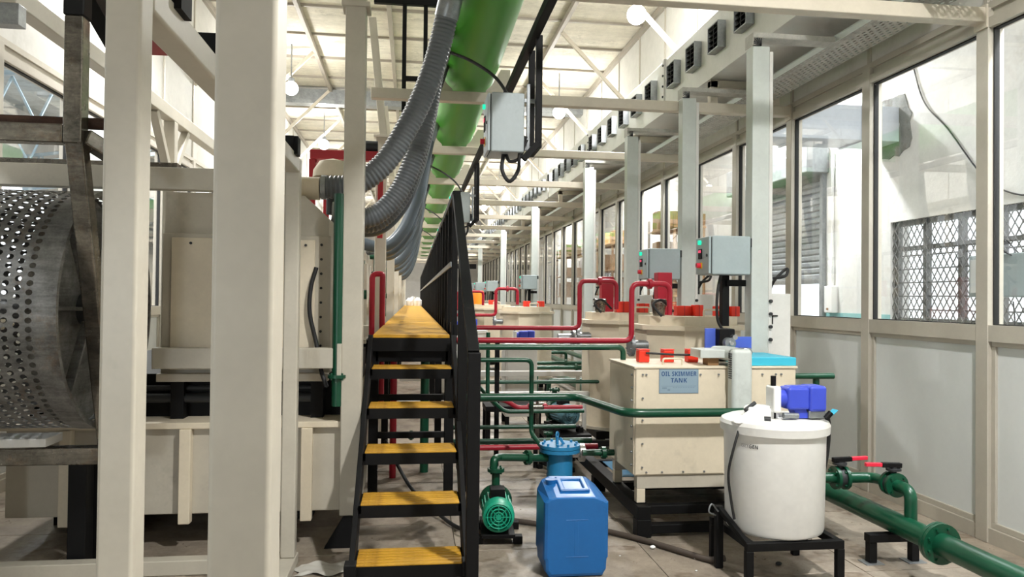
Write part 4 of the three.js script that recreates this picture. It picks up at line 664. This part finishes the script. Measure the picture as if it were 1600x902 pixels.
function pumpSet(pos, ry, label, mat, s = 1) {      // motor axis along +z, pump end at -z
  const t = thing('pump', label, 'pump', 'motor pumps on the floor', pos); t.rotation.y = ry; t.scale.setScalar(s);
  part('base', [rb(-0.11, 0.11, 0.045, 0.07, -0.3, 0.13, 0.004)], mt.black, t); for (const x of [-0.13, 0.13]) for (const z of [-0.24, 0.07]) part('foot', rb(x - 0.03, x + 0.03, 0, 0.05, z - 0.03, z + 0.03, 0.004), mt.black, t);
  const m = part('motor', cyl([0, 0.185, -0.2], [0, 0.185, 0.06], 0.094, 0.094, 32), mat, t);
  for (let k = 0; k < 20; k++) { const a = k / 20 * 6.2832; if (a > 1.1 && a < 2.05) continue; part('fin', bar([Math.cos(a) * 0.1, 0.185 + Math.sin(a) * 0.1, -0.18], [Math.cos(a) * 0.1, 0.185 + Math.sin(a) * 0.1, 0.02], 0.007, 0.007, 0), mat, m); }
  const f = part('fan_cover', lathe([[0.085, 0.14], [0.1, 0.13], [0.106, 0.11], [0.106, 0.03], [0.1, 0.03], [0.098, 0.12], [0.084, 0.126]], 36).rotateX(Math.PI / 2).translate(0, 0.185, 0), mat, t);
  part('fan_grille', [...[0.03, 0.052, 0.074].map(r => new THREE.TorusGeometry(r, 0.005, 6, 28).translate(0, 0.185, 0.135)), ...Array.from({ length: 8 }, (_, k) => { const a = k * Math.PI / 4; return bar([Math.cos(a) * 0.015, 0.185 + Math.sin(a) * 0.015, 0.135], [Math.cos(a) * 0.086, 0.185 + Math.sin(a) * 0.086, 0.135], 0.006, 0.006, 0); }), cyl([0, 0.185, 0.12], [0, 0.185, 0.14], 0.018, 0.018, 12)], mat, f);
  part('terminal_box', rb(-0.05, 0.05, 0.265, 0.33, -0.12, 0.0, 0.006), mt.black, t);
  part('volute', [lathe([[0, 0], [0.1, 0], [0.115, 0.03], [0.115, 0.06], [0.1, 0.09], [0, 0.09]], 32).rotateX(Math.PI / 2).translate(0, 0.185, -0.31), cyl([0, 0.2, -0.27], [0, 0.4, -0.27], 0.028)], mt.green, t);
  part('outlet_flange', flange([0, 0.4, -0.27], [0, 1, 0], 0.06, 0.022, 4), mt.green, t);
  return t;
}
pumpSet([0.575, 0, -5.0], -0.06, 'small green motor pump beside the stairs', mt.greenMotor);
solo('warning_cord', [cable([[0.42, 0.3, -5.05], [0.37, 0.22, -5.0], [0.38, 0.12, -4.98], [0.4, 0.02, -4.98], [0.46, 0.012, -5.02]], 0.012, 40)], M('#8f9a1c', 0.6), 'yellow-black twisted cord beside the green pump', 'cord');
{ // blue strainer housing
  const t = thing('strainer', 'bright blue bolted strainer housing behind the jerrycan', 'strainer', null, [1.09, 0, -5.5]);
  part('body', [cyl([0, 0, 0], [0, 0.5, 0], 0.095, 0.095, 36), cyl([0, 0, 0], [0, 0.03, 0], 0.13, 0.13, 36)], mt.blueFilter, t);
  const l = part('lid', [cyl([0, 0.475, 0], [0, 0.5, 0], 0.148, 0.148, 40)], mt.blueFilter, t); part('lid', cyl([0, 0.504, 0], [0, 0.529, 0], 0.15, 0.15, 40), mt.blueFilter, t);
  for (let k = 0; k < 10; k++) { const a = k / 10 * 6.2832; part('bolt', cyl([Math.cos(a) * 0.125, 0.465, Math.sin(a) * 0.125], [Math.cos(a) * 0.125, 0.545, Math.sin(a) * 0.125], 0.01, 0.01, 6), mt.blueFilter, l); }
  part('lifting_eye', [bar([-0.02, 0.525, 0], [-0.02, 0.585, 0], 0.02, 0.03), bar([0.03, 0.525, 0], [0.0, 0.575, 0], 0.015, 0.02), new THREE.TorusGeometry(0.022, 0.007, 8, 20).rotateY(1).translate(-0.02, 0.595, 0)], mt.blueFilter, t);
}
// pipe runs across the aisle
const run = (name, pts, r, m, label, fl = [], bend = 0.07) => solo(name, [pipe(pts, r, bend), ...fl.flatMap(f => flange(f[0], f[1], r * 1.9, 0.028, 4, 0.006))], m, label, 'pipe', m === mt.red ? 'red pipe runs' : 'green pipe runs');
run('green_pipe', [[0.575, 0.41, -5.27], [0.575, 0.47, -5.27], [0.62, 0.47, -5.35], [0.99, 0.43, -5.48]], 0.028, mt.green, 'green pipe from the small pump to the blue strainer with a flange', [[[0.84, 0.447, -5.432], [0.36, -0.04, -0.13]]], 0.06);
run('green_pipe', [[0.34, 0.845, -5.72], [1.27, 0.845, -5.72], [1.42, 0.845, -4.88], [2.3, 0.845, -4.88]], 0.03, mt.green, 'thick green pipe bending round the front of the cream skimmer tank', [], 0.12);
run('green_pipe', [[0.34, 1.24, -5.55], [1.58, 1.24, -5.55], [1.58, 1.14, -5.55]], 0.021, mt.green, 'green pipe running level into the top of the cream skimmer tank', [], 0.05);
run('green_pipe', [[0.34, 1.12, -5.85], [0.93, 1.12, -5.85], [0.93, 0.55, -5.85], [1.04, 0.4, -5.6]], 0.018, mt.green, 'green pipe turning down behind the blue strainer', [], 0.05);
run('green_pipe', [[0.66, 1.3, -6.6], [0.66, 0.74, -6.6], [0.8, 0.62, -6.5], [1.5, 0.62, -6.5]], 0.018, mt.green, 'slim green upright pipe kinking towards the second pump', [], 0.05);
run('green_pipe', [[0.34, 0.42, -6.2], [1.5, 0.42, -6.2]], 0.024, mt.green, 'low green pipe level across the aisle behind the strainer');
run('green_pipe', [[0.34, 0.47, -6.6], [1.45, 0.47, -6.6]], 0.018, mt.green, 'thinner low green pipe just behind another one');
run('green_pipe', [[0.6, 1.28, -7.2], [0.6, 0.8, -7.2], [0.78, 0.6, -7.0]], 0.02, mt.green, 'short green upright pipe with a slanted foot near the railing', [], 0.05);
run('green_pipe', [[0.34, 0.72, -7.9], [2.0, 0.72, -7.9]], 0.02, mt.green, 'dark green pipe level between the two white channels');
run('green_pipe', [[1.26, 0.46, -5.5], [1.5, 0.46, -5.5]], 0.024, mt.green, 'short green stub with flange right of the blue strainer', [[[1.42, 0.46, -5.5], [1, 0, 0]]]);
run('red_pipe', [[0.34, 0.33, -6.4], [1.6, 0.33, -6.4]], 0.024, mt.red, 'red pipe low across the floor behind the blue strainer', [[[1.38, 0.33, -6.4], [1, 0, 0]]]);
run('red_pipe', [[0.34, 0.66, -7.0], [0.85, 0.66, -7.0], [0.98, 0.58, -7.0], [1.6, 0.58, -7.0]], 0.022, mt.red, 'red pipe with a dip leading to the grey-blue pump', [[[1.1, 0.58, -7.0], [1, 0, 0]], [[1.24, 0.58, -7.0], [1, 0, 0]]]);
run('red_pipe', [[0.34, 1.245, -6.35], [1.88, 1.245, -6.35], [1.88, 1.74, -6.35], [2.22, 1.74, -6.35], [2.22, 1.47, -6.35]], 0.024, mt.red, 'red gooseneck pipe onto the nearer octagonal tank', [[[2.04, 1.74, -6.35], [1, 0, 0]]]);
run('red_pipe', [[0.34, 1.3, -7.65], [1.71, 1.3, -7.65], [1.71, 1.79, -7.65], [2.1, 1.79, -7.65], [2.1, 1.5, -7.65]], 0.024, mt.red, 'red gooseneck pipe onto the second octagonal tank', [[[1.92, 1.79, -7.65], [1, 0, 0]]]);
run('red_pipe', [[0.34, 1.32, -12.4], [1.36, 1.32, -12.4], [1.36, 1.76, -12.4], [1.72, 1.76, -12.4], [1.72, 1.5, -12.4]], 0.026, mt.red, 'red gooseneck pipe far down the aisle beyond the white cabinet', [[[1.55, 1.76, -12.4], [1, 0, 0]]]);
run('red_pipe', [[0.34, 1.35, -16.2], [0.98, 1.35, -16.2], [0.98, 1.74, -16.2], [1.5, 1.74, -16.2], [1.5, 1.45, -16.2]], 0.028, mt.red, 'small distant red gooseneck pipe, first beyond the octagonal tanks');
run('red_pipe', [[0.34, 1.35, -20.2], [1.2, 1.35, -20.2], [1.2, 1.78, -20.2], [1.8, 1.78, -20.2], [1.8, 1.45, -20.2]], 0.03, mt.red, 'farthest red gooseneck pipe near the orange drum');
solo('valve_wheel', [cyl([1.55, 1.18, -7.98], [1.72, 1.18, -7.98], 0.05, 0.05, 20), ...flange([1.72, 1.18, -7.98], [1, 0, 0], 0.09, 0.03, 8)], mt.galv, 'round pipe flange on the flank of the second octagonal tank', 'flange');
solo('pipe_valve', [cyl([1.1, 0.58, -7.02], [1.24, 0.58, -7.02], 0.045, 0.045, 16), cyl([1.17, 0.6, -7.0], [1.17, 0.7, -7.0], 0.012), rb(0.94, 1.2, 0.69, 0.705, -7.01, -6.99), cyl([1.17, 0.3, -7.0], [1.17, 0.55, -7.0], 0.02)], mt.steel, 'steel ball valve with lever on the dipping red pipe', 'valve');
solo('pipe_valve', [cyl([1.18, 0.35, -6.05], [1.36, 0.35, -6.05], 0.04, 0.04, 16), cyl([1.36, 0.35, -6.05], [1.4, 0.35, -6.05], 0.075, 0.075, 20), cyl([1.2, 0.35, -6.05], [1.17, 0.35, -6.05], 0.06, 0.06, 20), rb(1.0, 1.3, 0.43, 0.445, -6.06, -6.04)], mt.chrome, 'shiny steel valve assembly behind the blue strainer lid', 'valve');
pumpSet([1.5, 0.3, -7.3], 0.25, 'grey-blue motor pump on a stand behind the low green pipes', mt.blueGrey, 0.95);
solo('pump_stand', [rb(1.28, 1.72, 0.25, 0.3, -7.7, -7.1), rb(1.3, 1.35, 0, 0.25, -7.15, -7.1), rb(1.64, 1.69, 0, 0.25, -7.15, -7.1), rb(1.3, 1.35, 0, 0.25, -7.68, -7.63), rb(1.64, 1.69, 0, 0.25, -7.68, -7.63)], mt.black, 'black stand under the grey-blue pump', 'stand');
pumpSet([1.36, 0, -6.9], 0.3, 'teal pump half hidden behind the blue strainer', mt.blueFilter, 0.8);
solo('cable_channel', [rb(0.34, 1.85, 0.57, 0.63, -7.84, -7.74, 0.004), bx(0.5, 0.54, 0, 0.57, -7.81, -7.77), bx(1.78, 1.82, 0, 0.57, -7.81, -7.77)], mt.whitePaint, 'white steel channel across the aisle, nearer of two', 'channel', 'white channels across the aisle');
solo('cable_channel', [rb(0.34, 2.1, 0.66, 0.72, -9.15, -9.05, 0.004), bx(0.5, 0.54, 0, 0.66, -9.12, -9.08), bx(2.0, 2.04, 0, 0.66, -9.12, -9.08)], mt.whitePaint, 'white steel channel across the aisle, farther of two', 'channel', 'white channels across the aisle');
{ const t = thing('low_bench', 'low black steel bench behind the green pipes', 'bench', null, [1.0, 0, -8.4]); part('top', rb(-0.2, 0.42, 0.36, 0.42, -0.2, 0.2), mt.black, t); for (const x of [-0.17, 0.39]) for (const z of [-0.17, 0.17]) part('leg', rb(x - 0.025, x + 0.025, 0, 0.36, z - 0.025, z + 0.025), mt.black, t); }
// octagonal tanks with red caps
function octTank(x, z, r, label, caps, i) {
  const t = thing('octagonal_tank', label, 'tank', 'octagonal tanks', [x, 0, z]); const oct = (a, b, r0, r1) => toCreasedNormals(new THREE.CylinderGeometry(r1, r0, b - a, 8).rotateY(Math.PI / 8).translate(0, (a + b) / 2, 0), 0.3);
  part('body', oct(0.24, 1.34, r, r), mt.creamTank, t); part('lip', oct(1.34, 1.38, r + 0.05, r + 0.05), mt.creamTank, t); part('cover', oct(1.38, 1.46, r - 0.03, r - 0.03), mt.creamTank, t); part('skirt', oct(0.21, 0.24, r + 0.03, r + 0.03), mt.creamDull, t);
  part('side_flange', [cyl([-r - 0.1, 1.2, 0.16], [-r * 0.9, 1.2, 0.16], 0.045, 0.045, 20), ...flange([-r - 0.1, 1.2, 0.16], [1, 0, 0], 0.1, 0.03, 8)], mt.galv, t);
  caps.forEach(([a, b, w, h]) => { const c = part('cover_cap', rb(a - w, a + w, 1.46, 1.46 + h, b - 0.05, b + 0.05, 0.006), mt.redCap, t); part('cap_seam', bx(a - 0.003, a + 0.003, 1.46, 1.461 + h, b - 0.052, b + 0.052), mt.redFrame, c); });
  part('grip_handle', pipe([[0.02, 1.455, r - 0.12], [0.02, 1.52, r - 0.12], [0.17, 1.52, r - 0.12], [0.17, 1.455, r - 0.12]], 0.009, 0.02), mt.creamTank, t);
  if (i < 2) { part('red_column', [rb(-0.2, -0.06, 1.46, 1.86, -0.35, -0.23, 0.006)], mt.red, t); part('fitting', [cyl([-0.3, 1.46, 0.1], [-0.3, 1.58, 0.1], 0.05, 0.07, 16), cyl([-0.36, 1.57, 0.1], [-0.24, 1.57, 0.1], 0.04, 0.04, 16)], mt.steel, t); part('cable', cable([[-0.2, 1.5, 0.2], [-0.32, 1.6, 0.22], [-0.4, 1.56, 0.25], [-0.34, 1.46, 0.3]], 0.012, 24), mt.rubber, t); }
  return t;
}
octTank(2.48, -6.62, 0.47, 'cream octagonal tank directly behind the skimmer tank', [[-0.06, 0.05, 0.07, 0.09], [0.05, 0.12, 0.04, 0.1], [0.3, 0.05, 0.06, 0.09], [0.4, 0.1, 0.04, 0.09]], 0);
octTank(2.33, -8.15, 0.47, 'second cream octagonal tank, left of the first', [[-0.05, 0.1, 0.08, 0.12], [0.18, 0.1, 0.06, 0.1]], 1);
octTank(1.98, -13.2, 0.47, 'cream octagonal tank in the middle distance', [[0.0, 0.1, 0.06, 0.1], [0.25, 0.1, 0.06, 0.1]], 2);
octTank(1.75, -17, 0.5, 'distant cream octagonal tank, fourth in the row', [[0.0, 0.1, 0.06, 0.1]], 3);
octTank(1.9, -21, 0.5, 'farthest cream octagonal tank', [[0.0, 0.1, 0.06, 0.1]], 4);
solo('orange_drum', lathe([[0, 0], [0.13, 0], [0.13, 0.28], [0.11, 0.31], [0, 0.31]], 24), mt.orange, 'orange drum standing on a far tank', 'drum', null, [1.46, 1.4625, -17.0]);
[[1.75, -17, 'fourth'], [1.9, -21, 'farthest'], [1.98, -13.2, 'middle-distance'], [2.33, -8.15, 'second']].forEach(([x, z, w]) => { const t = thing('tank_plinth', `black plinth frame under the ${w} octagonal tank`, 'plinth', 'tank plinths', [x, 0, z]); part('rim', rb(-0.4, 0.4, 0.13, 0.21, -0.38, 0.38, 0.006), mt.black, t); for (const a of [-0.34, 0.34]) for (const b of [-0.32, 0.32]) part('foot', rb(a - 0.04, a + 0.04, 0, 0.13, b - 0.04, b + 0.04, 0.004), mt.black, t); });
{ // black rack holding the aisle pipes
  const t = thing('pipe_rack', 'black uprights and arms holding the pipes beside the railing', 'rack', null, [0, 0, 0]);
  for (const [x, z, y] of [[0.45, -5.79, 1.1], [0.45, -6.27, 0.44], [0.45, -6.67, 0.5], [0.52, -7.12, 1.2], [0.75, -6.68, 1.25], [1.17, -7.08, 0.3], [1.28, -6.12, 0.3]]) { part('upright', rb(x - 0.02, x + 0.02, 0, y, z - 0.02, z + 0.02, 0.003, 1), mt.black, t); }
  for (const [x, z, y] of [[0.52, -7.12, 1.2], [0.75, -6.68, 1.25]]) part('arm', rb(x - 0.1, x + 0.1, y - 0.04, y, z - 0.06, z - 0.02 + 0.1, 0.003, 1), mt.black, t);
}
{ // crumpled plastic sheet on the floor by the frame foot
  const g = new THREE.PlaneGeometry(0.3, 0.2, 26, 18).rotateX(-Math.PI / 2), p = g.attributes.position; for (let i = 0; i < p.count; i++) { const x = p.getX(i), z = p.getZ(i); p.setXYZ(i, x + Math.sin(z * 40) * 0.02, 0.008 + 0.004 * Math.sin(x * 47 + z * 21) + 0.003 * Math.sin(z * 83 - x * 33), z + Math.sin(x * 31) * 0.025); } g.computeVertexNormals();
  solo('plastic_sheet', g, M('#b9b6ae', 0.6, 0, { side: THREE.DoubleSide }), 'crumpled off-white plastic sheet on the floor left of the stairs', 'sheet', null, [-0.5, 0, -4.55]);
}
// control boxes on posts along the partition
[[2.27, 1.8, -5.53], [2.26, 1.8, -7.05], [2.3, 1.8, -15.8], [2.1, 1.8, -21.5], [1.95, 1.8, -23.5], [1.9, 1.8, -26]].forEach(([x, y, z], i) => {
  const t = controlBox('post_control_box', ['grey control box with green lamp above the skimmer tank', 'grey control box above the octagonal tanks', 'grey control box in the middle distance', 'small distant grey control box, fourth along', 'small distant grey control box, fifth along', 'farthest small grey control box'][i], 'control boxes along the partition', [x, y, z], 0.31, 0.3, 0.28, true);
  part('black_pole', rb(0.14, 0.2, i < 2 ? 1.4 - y : -y, 0, -0.2, -0.14, 0.004), mt.black, t); part('pole_arm', bar([0.17, -0.06, -0.14], [0.33, -0.06, -0.14], 0.04, 0.05), mt.black, t);
  part('cable', cable([[0.12, 0, -0.12], [0.09, -0.1, -0.1], [0.08, -0.24, -0.1], [0.1, -0.36, -0.12], [0.14, -0.42, -0.14]], 0.012, 24), mt.rubber, t); part('gland_bracket', rb(0.31, 0.35, 0.22, 0.29, -0.1, -0.06), mt.dark, t);
});
// white cabinet and small dosing tanks further along
{ const t = thing('white_cabinet', 'plain white steel cabinet carrying a small blue pump', 'cabinet', null, [1.36, 0, -9.6]); part('body', rb(-0.2, 0.2, 0.12, 1.03, -0.22, 0.22, 0.008), mt.whitePaint, t); for (const x of [-0.17, 0.17]) for (const z of [-0.18, 0.18]) part('foot', rb(x - 0.025, x + 0.025, 0, 0.12, z - 0.025, z + 0.025), mt.black, t); part('door_panel', rb(-0.18, 0.18, 0.16, 1.0, 0.22, 0.23, 0.004), mt.whitePaint, t); }
dosingPump([1.42, 1.036, -9.5], 'blue dosing pump on the white steel cabinet', false, 0.95);
[[1.1, -14.2, 1.0, 'blue dosing pump on the far white tub'], [0.72, -12.8, 1.0, 'blue dosing pump on the white tub beside the railing']].forEach(([x, z, y, lb], i) => {
  const t = thing('white_tub', ['white plastic tub far down the aisle', 'white plastic tub close to the railing'][i], 'tub', 'white tubs', [x, 0, z]); part('body', lathe([[0, 0], [0.24, 0], [0.27, 0.02], [0.29, y - 0.05], [0.31, y - 0.05], [0.31, y], [0, y + 0.01]], 36), mt.poly, t); part('lid_cap', cyl([0.1, y, 0.05], [0.1, y + 0.04, 0.05], 0.08, 0.08), mt.polyWhite, t);
  dosingPump([x - 0.03, y + 0.02, z], lb, false, 1.1);
});
{ // green header pipes on the floor along the partition, further back
  [[0.16, 2.75, 0.06], [0.34, 3.0, 0.05], [0.5, 3.2, 0.045]].forEach(([y, x, r], i) => run('green_pipe', [[x, y, -8.2], [x, y, -30]], r, mt.green, ['thick green header pipe along the partition foot', 'green header pipe above another along the partition', 'uppermost green header pipe along the partition'][i]));
  [-9.6, -10.6, -11.4, -12.2, -14.6].forEach((z, i) => run('green_pipe', [[3.0, 0.34 + 0.05, z], [3.0, 0.55, z], [1.75, 0.55, z], [1.75, 0.0, z]], 0.03, mt.green, `green branch pipe off the partition headers, ${ORD[i]} beyond the tanks`, [[[2.5, 0.55, z], [1, 0, 0]]]));
}
{ // floor main with riser, valves and red levers at the right
  const t = thing('floor_main', 'thick dark green flanged pipe on the floor before the glazed partition', 'pipe', null, [0, 0, 0]);
  part('main_pipe', pipe([[2.95, 0.25, -8.0], [2.95, 0.25, -3.93]], 0.065, 0.05, 24), mt.green, t); part('main_pipe', pipe([[2.95, 0.25, -3.89], [2.95, 0.25, -1.6]], 0.065, 0.05, 24), mt.green, t);
  part('flange', flange([2.95, 0.25, -3.92], [0, 0, 1], 0.115, 0.022, 8, 0.009), mt.green, t); part('flange', flange([2.95, 0.25, -3.895], [0, 0, 1], 0.115, 0.02, 8, 0.009), mt.green, t);
  part('riser', pipe([[2.98, 0.28, -4.2], [2.98, 0.47, -4.2], [2.98, 0.47, -4.33]], 0.036, 0.07, 20), mt.green, t);
  part('valve_flange', flange([2.98, 0.47, -4.335], [0, 0, -1], 0.075, 0.02, 4, 0.008), mt.green, t); part('valve_body', cyl([2.98, 0.47, -4.345], [2.98, 0.47, -4.385], 0.062, 0.062, 24), mt.dark, t); part('valve_flange', flange([2.98, 0.47, -4.395], [0, 0, -1], 0.075, 0.02, 4, 0.008), mt.green, t);
  part('branch', pipe([[2.98, 0.47, -4.4], [2.98, 0.46, -4.58], [2.3, 0.46, -4.62]], 0.034, 0.06, 20), mt.green, t);
  part('valve_flange', flange([2.79, 0.46, -4.59], [1, 0, 0], 0.075, 0.02, 4, 0.008), mt.green, t); part('valve_body', cyl([2.74, 0.46, -4.595], [2.78, 0.46, -4.595], 0.062, 0.062, 24), mt.dark, t); part('valve_flange', flange([2.73, 0.46, -4.597], [1, 0, 0], 0.075, 0.02, 4, 0.008), mt.green, t);
  for (const [x, z, s, y] of [[2.98, -4.365, -1, 0.555], [2.76, -4.595, 1, 0.545]]) { part('valve_neck', [cyl([x, 0.52, z], [x, y + 0.02, z], 0.018, 0.018, 14), cyl([x, y, z], [x, y + 0.012, z], 0.045, 0.045, 20)], mt.dark, t); part('lever', bar([x - s * 0.05, y + 0.03, z], [x + s * 0.08, y + 0.035, z], 0.03, 0.03), mt.black, t); part('lever_grip', bar([x + s * 0.08, y + 0.036, z], [x + s * 0.19, y + 0.04, z], 0.024, 0.024), mt.redGrip, t); }
  part('second_branch', pipe([[2.95, 0.3, -5.3], [2.95, 0.44, -5.3], [2.6, 0.44, -5.05], [2.4, 0.44, -5.0]], 0.034, 0.08, 18), mt.green, t);
  const s = thing('pipe_support', 'black bracket with foot plates under the green floor pipe', 'bracket', null, [2.95, 0, -4.33]);
  part('saddle_bar', rb(-0.17, 0.17, 0.13, 0.18, -0.03, 0.03, 0.004), mt.black, s); for (const x of [-0.14, 0.14]) { part('leg', rb(x - 0.025, x + 0.025, 0.006, 0.13, -0.025, 0.025, 0.004), mt.black, s); part('foot_plate', rb(x - 0.06, x + 0.06, 0, 0.006, -0.05, 0.05, 0.002, 1), mt.galv, s); }
  run('green_pipe', [[2.68, 1.05, -5.25], [3.1, 1.05, -5.25]], 0.022, mt.green, 'green stub pipe poking out right of the skimmer tank');
  run('green_pipe', [[2.98, 1.04, -5.28], [2.98, 0.3, -5.28]], 0.024, mt.green, 'green upright pipe right of the skimmer tank behind the blue pump');
}
// loose things on the floor
solo('floor_hose', cable([[0.72, 0.02, -5.35], [0.95, 0.02, -5.22], [1.25, 0.02, -5.1], [1.5, 0.02, -4.86], [1.7, 0.02, -4.58], [1.82, 0.022, -4.42], [1.88, 0.05, -4.36]], 0.019, 60, 10), M('#4a4038', 0.7), 'brown-black hose lying across the floor behind the jerrycan', 'hose');
solo('floor_cable', cable([[-0.2, 0.5, -5.9], [0.0, 0.16, -5.8], [0.2, 0.04, -5.5], [0.34, 0.02, -5.2], [0.45, 0.02, -5.1]], 0.014, 40), mt.rubber, 'black cable hanging under the stairs down to the floor', 'cable');
[[1.55, -4.72, 0.016], [1.75, -4.5, 0.007], [1.68, -4.3, 0.006], [1.3, -4.6, 0.005]].forEach(([x, z, r], i) => solo('paper_scrap', new THREE.IcosahedronGeometry(r, 1).scale(1.2, 0.7, 1), mt.litter, ['white scrap of paper on the floor before the black frame', 'tiny white scrap near the dosing tank stand', 'tiny white scrap near the frame bottom edge', 'tiny white scrap right of the jerrycan'][i], 'scrap', null, [x, r * 0.6, z]));
solo('stone_chip', new THREE.IcosahedronGeometry(0.016, 1).scale(1.3, 0.7, 1), mt.dark, 'dark stone chip on the floor under the dosing tank stand', 'stone', null, [2.22, 0.01, -4.35]);
{ // pipework in the dark under the walkway
  run('green_pipe', [[0.12, 0.0, -7.0], [0.12, 1.1, -7.0]], 0.04, mt.green, 'green upright pipe seen between the stair treads');
  run('red_pipe', [[-0.16, 0.0, -6.8], [-0.16, 1.1, -6.8]], 0.03, mt.red, 'red upright pipe seen between the stair treads');
  run('green_pipe', [[-0.25, 0.3, -7.2], [0.34, 0.3, -7.2]], 0.024, mt.green, 'green level pipe with valve under the walkway', [[[0.0, 0.3, -7.2], [1, 0, 0]]]);
  solo('white_channel', [rb(-0.14, 0.12, 0.38, 0.5, -8.2, -8.1), rb(-0.14, 0.12, 0.62, 0.7, -9.0, -8.9)], mt.whitePaint, 'pale steel channel deep under the walkway', 'channel');
  solo('black_stand', [extrude([[-0.12, 0], [0.0, 0.2], [0.06, 0.2], [0.06, 0]], 0.06)], mt.black, 'black wedge support under the tank corner beside the stairs', 'support', null, [-0.42, 0, -4.98]);
}
renderer.render(scene, camera);
